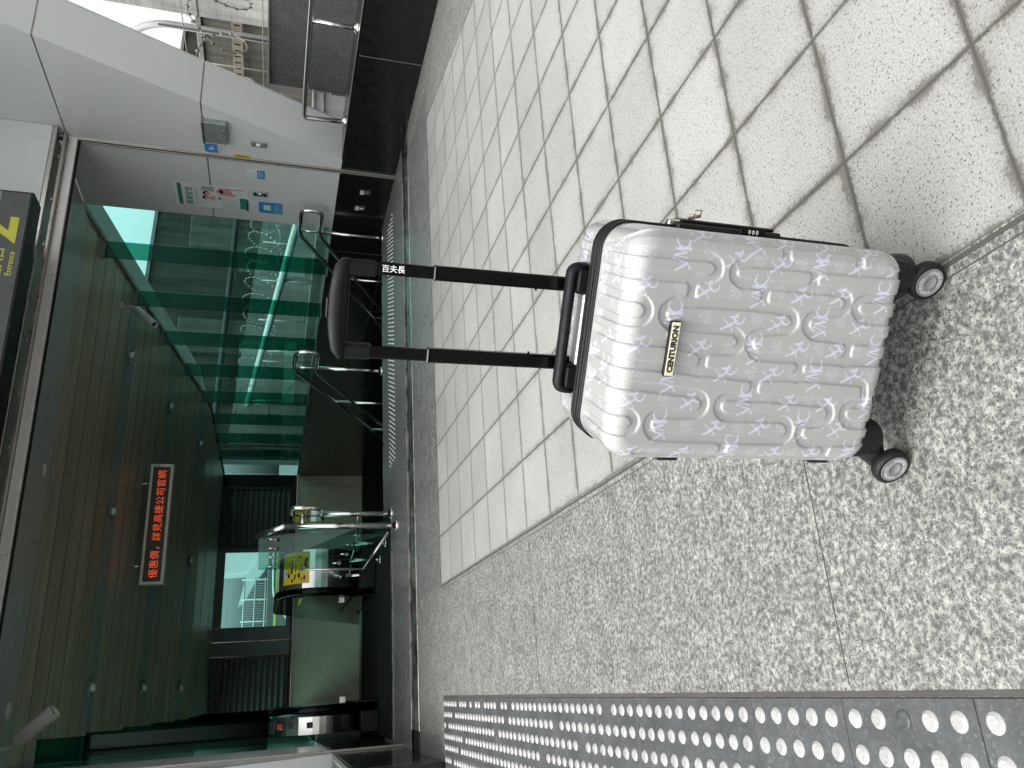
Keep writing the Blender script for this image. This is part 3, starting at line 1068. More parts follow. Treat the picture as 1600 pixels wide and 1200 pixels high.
m = MB(); m.tube([(-0.415, 0.11, 0.25), (-0.14, -0.10, 0.06)], 0.014, 8); m.tube([(-0.42, 0.115, 0.26), (-0.41, 0.115, 0.80)], 0.010, 8); m.build("edge_rail", "brushed_steel", gb)
for (x, y, z) in ((-0.17, 0.02, 1.0), (-0.24, 0.05, 1.0), (-0.31, 0.08, 1.0), (-0.385, 0.105, 1.0), (-0.16, -0.06, .30), (-0.23, 0.0, .36), (-0.30, 0.05, .40), (-0.37, .09, .46)):
    m = MB(); m.tube([(x, y - .035, z), (x, y + .03, z)], 0.014, 10); m.tube([(x, y - .03, z), (x, y - .03, z + .06)], 0.007, 8); m.build("glass_clamp", "polished_steel", gb)
for (x, y) in ((-0.13, 0.5), (-0.22, 0.9), (-0.32, 1.25)):
    m = MB(); m.tube([(x, y, 0.004), (x, y, .30)], 0.018, 10); m.lathe([(.04, 0), (.04, .01), (.02, .016)], (x, y, 0), (0, 0, 1), 12); m.build("stub_post", "polished_steel", gb)
m = MB(); m.tube([(-0.13, .5, .28), (-0.22, .9, .28), (-.32, 1.25, .28)], .012, 8); m.tube([(0.065, .1, .3), (-0.13, .5, .28)], .012, 8); m.build("low_rail", "polished_steel", gb)

# ------------------------------------------------------------------ escalator
es = thing("escalator", "black and steel escalator with rounded ends going down on the left", "escalator", (-0.18, 3.2, 0))


def balustrade(xa, xb, inner, y0, sgn):
    """rounded end of one balustrade: steel drum xa..xb, black rail next to it, inner face at `inner`"""
    R_ = 0.40; zc_ = 0.545
    cy = y0 + R_ + .02
    lo, hi = min(xa, xb), max(xa, xb)
    # drum silhouette in the YZ plane: half round nose, then straight and descending back
    nose = [(cy + R_ * math.cos(math.radians(a)), zc_ + R_ * math.sin(math.radians(a))) for a in range(90, 271, 9)]
    sh = nose + [(cy + 1.4, zc_ - R_), (cy + 6.0, zc_ - R_ - 2.6), (cy + 6.0, zc_ + R_ - 2.6), (cy + 1.4, zc_ + R_)]
    m = MB(); m.prism([(lo, y, z) for y, z in sh], (hi - lo, 0, 0))
    sm = m.build("end_cladding", "polished_steel", es)
    # black handrail band round the same nose
    bl, bh = (inner, xa) if inner < xa else (xa, inner)
    k = 1.035
    nose2 = [(cy + R_ * k * math.cos(math.radians(a)), zc_ + R_ * k * math.sin(math.radians(a))) for a in range(90, 262, 9)]
    rail = [(cy + 6.0, zc_ + R_ * k - 2.6), (cy + 1.4, zc_ + R_ * k)] + nose2
    w = bh - bl
    h = MB()
    vs = []; fs = []
    n = len(rail)
    for (y, z) in rail:
        dy, dz = y - cy, z - zc_
        if y > cy: dy, dz = 0.0, 1.0
        l = math.hypot(dy, dz); dy, dz = dy / l, dz / l
        for (xx, off) in ((bl, 0), (bl, .012), (bl + w * .25, .03), (bl + w * .75, .03), (bh, .012), (bh, -.03), (bl, -.03)):
            vs.append((xx, y + dy * off, z + dz * off))
    for i in range(n - 1):
        for q in range(7):
            fs.append((i * 7 + q, i * 7 + (q + 1) % 7, (i + 1) * 7 + (q + 1) % 7, (i + 1) * 7 + q))
    h.add(vs, fs, True)
    h.build("moving_handrail", "black_gloss", es)
    # inner glass with a dark skirt
    xi = inner - (0.004 if inner < xa else -0.004)
    g = MB()
    r2 = R_ - .02
    nose3 = [(cy + r2 * math.cos(math.radians(a)), zc_ + r2 * math.sin(math.radians(a))) for a in range(90, 236, 9)]
    g.prism([(xi, y, z) for y, z in nose3 + [(cy + 1.5, .22), (cy + 6.0, -2.4), (cy + 6.0, -1.7), (cy + 1.4, zc_ + r2)]], (0.008 if inner < xa else -0.008, 0, 0))
    g.build("inner_glass", "smoke_glass", es)
    s_ = MB(); s_.prism([(xi, cy - .32, 0.01), (xi, cy + 1.5, 0.01), (xi, cy + 6, -2.5), (xi, cy + 6, -2.2), (xi, cy + 1.4, .22), (xi, cy - .3, .22)], (-.012 if inner < xa else .012, 0, 0))
    s_.build("skirt", "black_gloss", es)
    b = MB(); b.cbox(lo - .02, hi + .02, cy - .42, cy - .10, 0.004, .17, .01); b.build("skirt_box", "black_plastic", es)


balustrade(0.40 + .18, 0.78 + .18, 0.325 + .18, 3.2 - 3.2, 1)
balustrade(-0.775 + .18, -0.925 + .18, -0.685 + .18, 3.0 - 3.2, -1)
m = MB(); m.cbox(-0.80, 1.14, -1.05, 1.35, 0.0005, .006, .002); m.build("landing_plate", "comb_metal", es)
m = MB()
for i in range(60):
    m.box(-0.48, 0.48, -0.55 + i * .03, -0.545 + i * .03, .006, .008)
m.build("tread_rib", "comb_metal", es)
m = MB(); m.cbox(-0.80, 1.14, -1.12, -1.055, 0.0005, .007, .002); m.build("edge_strip", "brushed_steel", es)
for i in range(10):
    m = MB(); y = 1.4 + i * .4; z = -.2 * i - .02
    m.box(-0.5, 0.5, y, y + .42, z - .3, z); m.build("step", "louver_grey", es)
# warning stickers on the right drum, facing the viewer
for (x0, x1, za, zb, mt) in ((0.63, 0.94, 0.66, 0.90, "warning_yellow"), (0.70, 0.78, .87, .90, "sticker_sky")):
    m = MB(); cy = 0.42
    pts = []
    a0, a1 = 180 - math.degrees(math.asin((za - .545) / .40)), 180 - math.degrees(math.asin(min(1, (zb - .545) / .40)))
    n = 6
    vs = []; fs = []
    for i in range(n + 1):
        a = math.radians(a0 + (a1 - a0) * i / n)
        rr = .4025 + (0.001 if mt != "warning_yellow" else 0)
        vs += [(x0, cy + rr * math.cos(a), .545 + rr * math.sin(a)), (x1, cy + rr * math.cos(a), .545 + rr * math.sin(a))]
    fs = [(2 * i, 2 * i + 1, 2 * i + 3, 2 * i + 2) for i in range(n)]
    m.add(vs, fs); stk = m.build("warning_sticker", mt, es, fixn=False)
    if mt == "warning_yellow":
        q = MB()
        random.seed(9)
        for k in range(26):
            a = math.radians(random.uniform(a0 - 2, a1 + 2)); aa = a + math.radians(random.uniform(1.2, 4)) * (1 if a1 > a0 else -1)
            xx = random.uniform(x0 + .01, x1 - .06); ww = random.uniform(.015, .05)
            q.add([(xx, cy + .404 * math.cos(a), .545 + .404 * math.sin(a)), (xx + ww, cy + .404 * math.cos(a), .545 + .404 * math.sin(a)),
                   (xx + ww, cy + .404 * math.cos(aa), .545 + .404 * math.sin(aa)), (xx, cy + .404 * math.cos(aa), .545 + .404 * math.sin(aa))], [(0, 1, 2, 3)])
        q.build("sticker_print", "ink_black", stk, fixn=False)
# yellow line on the inner glass
m = MB(); m.box(0.492, 0.497, .15, .75, .72, .745); m.build("yellow_line", "warning_yellow", es)
# red stop button, key switch, on the left end
for (zz, mt, nm) in ((0.885, "alarm_red", "stop_button"), (0.795, "ink_black", "key_switch"), (.63, "louver_dark", "key_switch")):
    cy = .22; a = PI - math.asin((zz - .545) / .40)
    y = cy + .40 * math.cos(a)
    m = MB(); m.cbox(-0.69, -0.64, y - .02, y + .03, zz - .027, zz + .027, .006); m.build(nm, mt, es)
m = MB(); m.cbox(-0.50, -0.44, -.06, -.02, .30, .36, .004); m.build("sensor", "polished_steel", es)
m = MB(); m.cbox(0.44, 0.50, .18, .22, .30, .36, .004); m.build("sensor", "polished_steel", es)

# ------------------------------------------------------------------ LED display hanging from the ceiling
ly = 5.45
led = thing("led_display", "long hanging display with orange dot matrix characters", "display", (1.51, ly, 2.40))
m = MB()
hw, hh = 0.745, 0.134
m.cbox(-hw, hw, 0, .10, hh - .032, hh, .004); m.cbox(-hw, hw, 0, .10, -hh, -hh + .036, .004)
m.cbox(-hw, -hw + .035, 0.001, .099, -hh + .036, hh - .032, .003); m.cbox(hw - .035, hw, 0.001, .099, -hh + .036, hh - .032, .003)
m.build("frame", "led_frame", led)
m = MB(); m.box(-hw + .036, hw - .036, .022, .09, -hh + .037, hh - .033); m.build("screen", "led_screen", led)
m = MB(); m.lathe([(.008, 0), (0, .003)], (hw - .018, -.001, 0.04), (0, -1, 0), 10); m.build("sensor", "ink_black", led)
tx = text_mb("優惠價，詳見高捷公司官網", 0.108, 0.001, -0.0008, spacing=1.07)
# cut the characters into the dots of a matrix: keep the outline, drop it on the screen
place(tx, frame((0.0, 0.0205, -0.012), (1, 0, 0), (0, 0, 1)))
tx.build("characters", "led_text", led, fixn=False)
for x in (-0.52, 0.50):
    m = MB(); m.tube([(x, .05, hh - .004), (x, .05, zc(ly) - 2.40 + .02)], .014, 10); m.lathe([(.03, 0), (.03, .012), (.015, .02)], (x, .05, zc(ly) - 2.40 - .008 - .02), (0, 0, 1), 12)
    m.build("hanger", "brushed_steel", led)

# ------------------------------------------------------------------ security cameras
def cctv(loc, d, L_, r, label, up):
    t = thing("security_camera", label, "camera", loc, 0, "security cameras under the ceiling")
    d = Vector(d).normalized()
    a = Vector((0, 0, -0.10 if up else -.13)); 
    m = MB(); m.lathe([(.045, 0), (.045, -.015), (.02, -.03)], (0, 0, 0), (0, 0, 1), 16); m.build("mount", "camera_housing", t)
    m = MB(); m.tube(bent([Vector((0, 0, -.02)), a, a + d * .10], .03, 5), .016, 10); m.build("arm", "camera_housing", t)
    s = a + d * 0.07
    m = MB(); m.lathe([(0.0, 0.0), (r * .9, 0.0), (r, .01), (r, L_ - .01), (r * .97, L_), (r * .8, L_), (r * .78, L_ - .03), (0, L_ - .03)], s, d, 24); m.build("housing", "camera_housing", t)
    m = MB(); m.lathe([(r * .5, 0), (r * .45, .012), (0, .016)], s + d * (L_ - .031), d, 14); m.build("lens", "black_gloss", t)
    return t


cctv((3.80, 4.15, zc(4.15)), (-0.55, -0.35, -0.50), 0.40, 0.046, "white bullet security camera beside the right glass fins", False)
cctv((-0.82, 2.5, 3.03), (0.62, -0.2, -0.78), 0.33, 0.058, "white bullet security camera at the top left near the doorway", False)

# ------------------------------------------------------------------ hanging exit sign
sg = thing("entrance_sign", "dark hanging sign with a yellow number and the word Entrance", "sign", (1.0, 1.0, 2.918))
m = MB(); m.cbox(-3.6, 2.21, 0.012, 0.22, 0.0, 0.62, .006); m.build("case", "black_plastic", sg)
m = MB(); m.box(-3.59, 2.19, 0.006, 0.0125, 0.018, 0.215); m.build("face_lower", "sign_dark", sg)
m = MB(); m.box(-3.59, 2.19, 0.006, 0.0125, 0.2152, 0.60); m.build("face_upper", "sign_grey", sg)
tx = text_mb("2", 0.50, 0.0005, 0.006); place(tx, frame((1.855, 0.0045, 0.222), (1, 0, 0), (0, 0, 1))); tx.build("number", "sign_yellow", sg, fixn=False)
tx = text_mb("出入口", 0.088, 0.0005, 0.001); place(tx, frame((1.565, 0.0045, 0.153), (1, 0, 0), (0, 0, 1))); tx.build("characters", "sign_yellow", sg, fixn=False)
tx = text_mb("Entrance", 0.058, 0.0005, 0.0006); place(tx, frame((1.565, 0.0045, 0.073), (1, 0, 0), (0, 0, 1))); tx.build("word", "sign_yellow", sg, fixn=False)
for x in (-2.5, 1.5):
    m = MB(); m.tube([(x, .11, .61), (x, .11, 1.08)], .02, 10); m.build("hanger", "brushed_steel", sg)

# ------------------------------------------------------------------ notices and boxes on the right jamb (wall face looks towards -X)
def wall_frame(y, z, off):
    return frame((WR - off, y, z), (0, -1, 0), (0, 0, 1))


def flat(w, h, cx=0.0, cy=0.0):
    m = MB(); m.box(cx - w / 2, cx + w / 2, cy - h / 2, cy + h / 2, 0, 0.0012); return m


def onwall(mb, name, mat, y, z, off, parent):
    place(mb, frame((-off, 0, 0), (0, -1, 0), (0, 0, 1)))
    return mb.build(name, mat, parent, fixn=True)


po = thing("poster", "tall notice with green bands and drawn passengers on the jamb panel", "poster", (WR, 2.34, 1.765))
onwall(flat(.40, .70), "sheet", "paper_white", 0, 0, .0012, po)
onwall(flat(.37, .038, 0, .305), "header_bar", "poster_green", 0, 0, .0026, po)
tx = text_mb("搭乘安全", .078, 0.0003, .001); place(tx, Matrix.Translation((-.02, .215, 0))); onwall(tx, "title", "poster_green", 0, 0, .0032, po)
m = MB()
for i in range(5): m.box(-.15 + (i % 2) * .01, .12 - (i % 3) * .03, .150 - i * .0, .154, 0, .001)
onwall(m, "subtitle", "poster_green", 0, 0, .0028, po)
# two drawn heads and shoulders, a seat and a pink figure: simple flat shapes of the print
m = MB(); m.disc((-.02, .062, .0004), (0, 0, 1), .036, 14); m.disc((.055, .055, .0004), (0, 0, 1), .036, 14); onwall(m, "drawn_hair", "ink_black", 0, 0, .0030, po)
m = MB(); m.disc((-.022, .045, .0008), (0, 0, 1), .028, 14); m.disc((.052, .038, .0008), (0, 0, 1), .028, 14); m.add([(-.07, -.03, .0006), (.02, -.03, .0006), (0, .02, .0006), (-.05, .02, .0006)], [(0, 1, 2, 3)]); onwall(m, "drawn_face", "poster_skin", 0, 0, .0034, po)
m = MB(); m.add([(.09, -.02, .0004), (.17, -.02, .0004), (.17, .09, .0004), (.10, .11, .0004)], [(0, 1, 2, 3)]); onwall(m, "drawn_seat", "poster_grey", 0, 0, .0030, po)
m = MB(); m.add([(.05, -.08, .0004), (.16, -.07, .0004), (.17, -.30, .0004), (.12, -.30, .0004), (.03, -.20, .0004)], [(0, 1, 2, 3, 4)]); m.disc((.10, -.075, .0004), (0, 0, 1), .035, 14); onwall(m, "drawn_figure", "poster_pink", 0, 0, .0030, po)
m = MB(); m.add([(.08, -.20, .0004), (.15, -.18, .0004), (.15, -.32, .0004), (.07, -.30, .0004)], [(0, 1, 2, 3)]); onwall(m, "drawn_trousers", "paper_white", 0, 0, .0036, po)
m = MB(); m.disc((-.02, -.07, .0004), (0, 0, 1), .02, 12); m.box(-.18, .02, -.335, -.265, 0, .0006); onwall(m, "green_mark", "poster_green", 0, 0, .0030, po)
m = MB()
for i in range(9): m.box(-.17, .0 - (i % 3) * .02, -.10 - i * .017, -.105 - i * .017 + .001, 0, .0005)
onwall(m, "text_line", "poster_grey", 0, 0, .0030, po)


def notice(name, label, cat, y, z, w, h, parts):
    t = thing(name, label, cat, (WR, y, z), 0, "paper notices on the right jamb" if cat == "notice" else None)
    onwall(flat(w, h), "sheet", "paper_white", 0, 0, .0012, t)
    for i_, (nm, mt, rects) in enumerate(parts):
        m = MB()
        for (a, b, c, d) in rects: m.box(a, b, c, d, 0, .0008)
        onwall(m, nm, mt, 0, 0, .0022 + .0009 * i_, t)
    return t


notice("notice", "blue notice with a white square at its middle, low beside the glass", "notice", 2.44, 1.255, .20, .36,
       [("blue_field", "sticker_blue", [(-.10, .10, -.18, .06)]), ("white_square", "paper_white", [(-.045, .045, -.06, .01)]), ("text_line", "sticker_sky", [(-.08, .07, -.10 - i * .016, -.095 - i * .016) for i in range(5)] + [(-.06, .06, .08 + i * .022, .086 + i * .022) for i in range(4)])])
notice("notice", "small blue and white notice near the shutter guide", "notice", 1.875, 1.335, .135, .165,
       [("blue_field", "sticker_blue", [(-.0675, .0675, -.0825, -.01)]), ("text_line", "sticker_sky", [(-.05, .05, -.03 - i * .016, -.024 - i * .016) for i in range(3)] + [(-.05, .03, .01 + i * .02, .018 + i * .02) for i in range(3)])])
for o in bpy.data.objects:
    pass
nb_ = notice("notice", "blue picture notice outside the shutter guide below the wall box", "notice", 1.545, 1.700, .125, .17,
             [("blue_field", "sticker_blue", [(-.0625, .0625, -.03, .085)]), ("white_figure", "paper_white", [(-.02, .0, .0, .05), (.01, .03, .01, .03)]), ("text_line", "poster_grey", [(-.05, .05, -.045 - i * .014, -.04 - i * .014) for i in range(3)])])
notice("warning_sticker", "narrow yellow strip sticker outside the shutter guide", "sticker", 1.61, 1.46, .04, .15, [("yellow_field", "warning_yellow", [(-.02, .02, -.075, .075)]), ("text_line", "ink_black", [(-.012, .012, -.06 + i * .02, -.05 + i * .02) for i in range(6)])])
t = thing("wall_box", "square metal cabinet on the white wing panel", "cabinet", (WR, 1.27, 1.675))
m = MB(); m.cbox(-.05, 0, -.14, .14, -.10, .095, .004); m.build("door", "box_greenish", t)
m = MB(); m.cbox(-.06, 0, -.15, .15, .096, .112, .003); m.build("lid", "aluminium_trim", t)
m = MB(); m.lathe([(.008, 0), (.007, .006), (0, .007)], (-.05, -.02, -.075), (-1, 0, 0), 10); m.build("keyhole", "ink_black", t)
for (yy, zz, lab) in ((1.40, 1.306, "green grey call panel with a small button on the white wing"), (2.20, 1.30, "green grey key switch with a round lock under the poster")):
    t = thing("switch_plate", lab, "switch", (WR, yy, zz), 0, "switch plates on the right side")
    m = MB(); m.cbox(-.014, 0, -.035, .035, -.068, .068, .003); m.build("plate", "box_greenish", t)
    m = MB(); m.lathe([(.022, 0), (.020, .008), (.0, .010)], (-.014, 0, 0.0), (-1, 0, 0), 16); m.build("knob", "polished_steel" if yy > 2 else "print_white", t)
    m = MB()
    m.cbox(-.0165, -.0142, -.028, .028, .034, .058, .001); m.cbox(-.0165, -.0142, -.028, .028, -.058, -.034, .001); m.build("inset", "louver_dark" if yy > 2 else "slate_panel", t)

# ------------------------------------------------------------------ railing on the right wall
rl = thing("wall_railing", "bent steel tube railing standing on the right granite wall", "railing", (4.40, 1.14, 0.54))
m = MB(); m.tube(bent([(0, 0, 0.004), (0, 0.02, 0.375), (0, -1.4, 0.368), (0, -6.2, 0.36)], .05, 8), .0215, 12); m.build("top_rail", "polished_steel", rl)
for y in (-1.14, -2.3, -3.46, -4.6):
    m = MB(); m.tube([(0, y, 0.004), (0, y, .365)], .0185, 12); m.build("post", "polished_steel", rl)
for y in (0, -1.14, -2.3, -3.46, -4.6):
    m = MB(); m.lathe([(.05, 0), (.05, .008), (.034, .018), (.022, .03)], (0, y, 0.001), (0, 0, 1), 18); m.build("base_cap", "polished_steel", rl)

# ------------------------------------------------------------------ outside, right of the entrance
gw = thing("outer_wall", "grey granite faced wall behind the railing on the right", "wall", (5.6, 1.9, 0))
m = MB(); m.cbox(0, .3, -9, .25, -0.5, 1.262, .006); m.build("facing", "wall_granite", gw)
m = MB(); m.cbox(-.012, .31, -9, .255, 1.263, 1.285, .004); m.build("coping", "pale_concrete", gw)
pn = thing("return_panel", "pale folded panel between the hood and the granite wall", "wall panel", (5.35, 2.0, 0.0))
m = MB(); m.prism([(-.62, -.10, 0.0), (.0, .12, 0.0), (.2, .12, 0.0), (.2, .12, 0.80), (.0, .12, 0.80), (-.62, -.10, .80)], (0, .04, 0)); m.build("panel", "grey_panel", pn)
m = MB(); m.tube([(-.62, -.13, .80), (0, .09, .80), (.2, .09, .80)], .02, 8); m.tube([(-.62, -.13, .70), (0, .09, .70), (.2, .09, .70)], .016, 8); m.build("edge_tube", "pipe_white", pn)

pier = thing("concrete_pier", "tall weathered concrete pier beyond the granite wall at the right", "pier", (10.0, 3.2, 0))
m = MB(); m.cbox(-.9, 1.2, -5.0, 1.72, -.03, 9.0, .02); m.build("shaft", "weathered_concrete", pier)
m = MB()
for z in (1.0, 2.45, 3.9): m.box(-.904, -.9005, -5.0, 1.72, z - .012, z + .012)
m.build("pour_line", "dark_concrete", pier)
pp = thing("white_pole", "white pipe pole with a curved top beside the concrete pier", "pole", (9.0, 5.05, 0))
m = MB(); m.tube(bent([(0, 0, 0), (0, 0, 3.2), (-.2, .55, 3.75), (-.6, 1.6, 3.9)], .5, 8), .055, 12); m.build("pipe", "pipe_white", pp)
m = MB(); m.tube([(-.08, -.05, 0), (-.08, -.05, 3.0)], .016, 8); m.build("conduit", "seam_dark", pp)
dw = thing("concrete_wall", "dark stained concrete wall behind the white pole", "wall", (10.6, 9.0, 0))
m = MB(); m.cbox(0, .5, -4.0, 3.4, -.03, 2.62, .02); m.build("wall_body", "dark_concrete", dw)
m = MB(); m.cbox(-.05, .55, -4.0, 3.4, 2.625, 2.72, .01); m.build("coping", "pale_concrete", dw)
tr_ = thing("cable_tray", "rusty perforated tray fixed along the dark concrete wall", "cable tray", (10.5, 8.0, 2.02))
m = MB()
m.cbox(-.05, -.002, -3.0, 3.5, .05, .09, .003); m.cbox(-.05, -.002, -3.0, 3.5, -.09, -.05, .003)
for i in range(44): m.box(-.05, -.004, -3 + i * .15, -2.89 + i * .15, -.05, .05)
m.build("tray", "rusty_tray", tr_)

# long retaining wall that closes the view through the glass
rw2 = thing("retaining_wall", "tall concrete retaining wall seen through the green glass", "wall", (9.6, 15.0, 0))
m = MB()
m.add([(-4.5, 0, -.03), (9, 0, -.03), (9, 0, 4.20), (-4.5, 0, 4.61), (-4.5, .8, -.03), (9, .8, -.03), (9, .8, 4.20), (-4.5, .8, 4.61)], [(0, 1, 2, 3), (5, 4, 7, 6), (3, 2, 6, 7), (0, 3, 7, 4), (1, 5, 6, 2)])
m.build("wall_body", "mossy_concrete", rw2)
m = MB()
m.add([(-4.5, -.06, 4.615), (9, -.06, 4.205), (9, .86, 4.205), (-4.5, .86, 4.615), (-4.5, -.06, 4.70), (9, -.06, 4.29), (9, .86, 4.29), (-4.5, .86, 4.70)], [(0, 1, 5, 4), (4, 5, 6, 7), (0, 4, 7, 3), (1, 2, 6, 5), (2, 3, 7, 6)])
m.build("coping", "pale_concrete", rw2)
m = MB()
for i, x in enumerate((-3.7, -1.3, 1.8, 4.9, 8.0)):
    m.cbox(x - .45, x + .45, -.22, -.002, -.03, 3.7 - i * .08, .02)
m.build("buttress", "dark_concrete", rw2)
m = MB(); m.tube([(-4.5, -.35, 2.58), (9, -.35, 2.15)], .07, 8); m.build("black_pipe", "seam_dark", rw2)
lb = thing("low_wall", "pale low concrete wall under the black pipe beyond the glass", "wall", (9.0, 13.6, 0))
m = MB(); m.add([(-3.9, 0, -.03), (4.5, 0, -.03), (4.5, 0, 1.45), (-3.9, 0, 2.15), (-3.9, .35, -.03), (4.5, .35, -.03), (4.5, .35, 1.45), (-3.9, .35, 2.15)], [(0, 1, 2, 3), (5, 4, 7, 6), (3, 2, 6, 7), (0, 3, 7, 4), (1, 5, 6, 2)])
m.build("wall_body", "pale_concrete", lb)

# wire mesh fence with razor wire
fn = thing("mesh_fence", "wire mesh fence running below the razor wire beyond the glass", "fence", (8.3, 11.6, 0))
m = MB()
for i in range(9): m.tube([(-4 + i * 1.0, 0, 0), (-4 + i * 1.0, 0, 1.55)], .022, 8)
m.build("post", "barb_wire", fn)
m = MB()
for i in range(80): m.box(-4 + i * .1 - .003, -4 + i * .1 + .003, -.003, .003, .1, 1.3)
for k in range(9): m.box(-4, 4, -.003, .003, .14 + k * .14, .146 + k * .14)
m.build("wire_mesh", "barb_wire", fn)


def razor_coil(label, a, b, r, turns):
    t = thing("razor_wire", label, "razor wire", a, 0, "coils of razor wire")
    A = Vector((0, 0, 0)); B = Vector(b) - Vector(a)
    d = B.normalized(); u = Vector((0, 0, 1)); w = d.cross(u)
    m = MB()
    n = turns * 40
    pts = []
    for i in range(n + 1):
        an = 2 * PI * turns * i / n
        rr = r * (1 + .10 * math.sin(i * .37) + .06 * math.sin(i * .11))
        pts.append(B * (i / n) + (u * math.sin(an) + w * math.cos(an)) * rr + d * .10 * math.sin(an * 1.0 + 1))
    m.tube(pts, .006, 5)
    for i in range(1, n, 2):
        p = pts[i]; q = (pts[i + 1] - pts[i - 1]).normalized()
        s = q.cross(d).normalized() if abs(q.dot(d)) < .95 else u
        m.add([p + q * .036, p + s * .034, p - q * .036, p - s * .034, p + d * .016, p - d * .016], [(0, 1, 4), (1, 2, 4), (2, 3, 4), (3, 0, 4), (1, 0, 5), (2, 1, 5), (3, 2, 5), (0, 3, 5)])
    m.build("coil", "barb_wire", t)
    return t


razor_coil("long razor wire coil on the mesh fence beyond the green glass", (4.9, 11.6, 1.55), (11.2, 11.6, 1.50), .36, 16)
razor_coil("razor wire coil in front of the concrete pier by the hood", (6.8, 5.4, 1.72), (6.8, 1.4, 1.95), .33, 6)
sw = thing("strand_wire", "two plain wires strung on thin rods beyond the granite wall", "wire", (6.8, 3.2, 0))
m = MB()
for y in (-1.6, 0.1, 1.9): m.tube([(0, y, 0), (0, y, 2.5)], .009, 6)
m.tube([(0, -2, 2.3), (0, 2.4, 2.25)], .006, 5); m.tube([(0, -2, 1.4), (0, 2.4, 1.38)], .006, 5)
m.build("strand", "barb_wire", sw)

# sloping white pipe rail outside the glass
pr_ = thing("pipe_rail", "thick pale pipe sloping upward outside the green glass", "pipe rail", (6.0, 5.3, 0))
m = MB(); m.tube([(0, -1.5, .69), (0, 11.6, 2.13)], .065, 14); m.build("pipe", "pipe_white", pr_)
for y in (-1.0, 2.0, 5.0, 8.0, 11.0):
    m = MB(); m.tube([(0, y, 0), (0, y, .69 + (y + 1.5) * .11)], .04, 10); m.build("leg", "barb_wire", pr_)
pw = thing("parapet", "low concrete parapet between the hall and the mesh fence", "wall", (6.6, 9.0, 0))
m = MB(); m.cbox(0, .25, -5.5, 5.0, -.03, .55, .01); m.build("wall_body", "dark_concrete", pw)

# dark bank behind the left glass
lb2 = thing("side_wall", "dark concrete wall close behind the left glass", "wall", (-2.6, 8.0, 0))
m = MB(); m.cbox(-1.9, -1.5, -4.0, 9, -.03, 3.2, .02); m.build("wall_body", "dark_concrete", lb2)

# ------------------------------------------------------------------ beyond the far window
ob = thing("opposite_exit", "white angular station hood standing outside the far window", "building", (3.4, 27.0, 0))
m = MB()
m.add([(2.0, 0, 1.0), (2.2, 0, 2.2), (1.6, 0, 3.0), (.5, 0, 2.95), (.55, 0, 1.75), (2.0, 1.5, 1.0), (2.2, 1.5, 2.2), (1.6, 1.5, 3.0), (.5, 1.5, 2.95), (.55, 1.5, 1.75)],
      [(0, 1, 2, 3, 4), (9, 8, 7, 6, 5), (0, 5, 6, 1), (1, 6, 7, 2), (2, 7, 8, 3), (3, 8, 9, 4), (4, 9, 5, 0)])
m.build("hood_panel", "white_panel", ob)
m = MB(); m.cbox(-1.3, 2.4, .4, 1.4, 0, .9, .02); m.build("base_wall", "pale_concrete", ob)
m = MB(); m.prism([(-.75, -.1, 2.2), (.45, -.1, 1.95), (1.5, -.1, 1.25), (1.0, -.1, 1.0), (.2, -.1, 1.6), (-.6, -.1, 2.0)], (0, .4, 0)); m.build("hood_shade_band", "grey_panel", ob)  # stands in for the shaded band of the hood, built as its own piece
lf = thing("lattice_fence", "white barred fence outside the far window", "fence", (2.6, 21.0, 0))
m = MB()
for i in range(24): m.box(-1.6 + i * .075, -1.588 + i * .075, 0, .02, 1.22, 1.80)
m.build("bar", "pipe_white", lf)
m = MB()
for z in (1.20, 1.5, 1.82): m.tube([(-1.7, 0, z), (.3, 0, z)], .022, 8)
for x in (-1.65, -1.0, -.35, .25): m.tube([(x, 0, 0), (x, 0, 1.9)], .022, 8)
m.build("rail", "pipe_white", lf)
bk = thing("bank_wall", "grey green wall with a lime stripe under the barred fence", "wall", (2.6, 20.0, 0))
m = MB(); m.cbox(-2.4, 1.8, 0, .3, -.03, 1.15, .02); m.build("wall_body", "yard_concrete", bk)
m = MB(); m.cbox(-2.4, 1.8, -.012, -.001, .86, .93, .002); m.build("stripe", "lime_paint", bk)
hr = thing("outdoor_handrail", "white tubular handrail just outside the far window", "handrail", (2.2, 15.2, 0))
m = MB(); m.tube(bent([(-1.4, 0, .35), (-.6, 0, .95), (.2, 0, .98), (.9, 0, .98)], .3, 6), .045, 10); m.build("top_rail", "pipe_white", hr)
m = MB(); m.tube([(.1, 0, 0), (.1, 0, .98)], .035, 8); m.tube([(-.6, 0, 0), (-.6, 0, .95)], .035, 8); m.build("post", "pipe_white", hr)

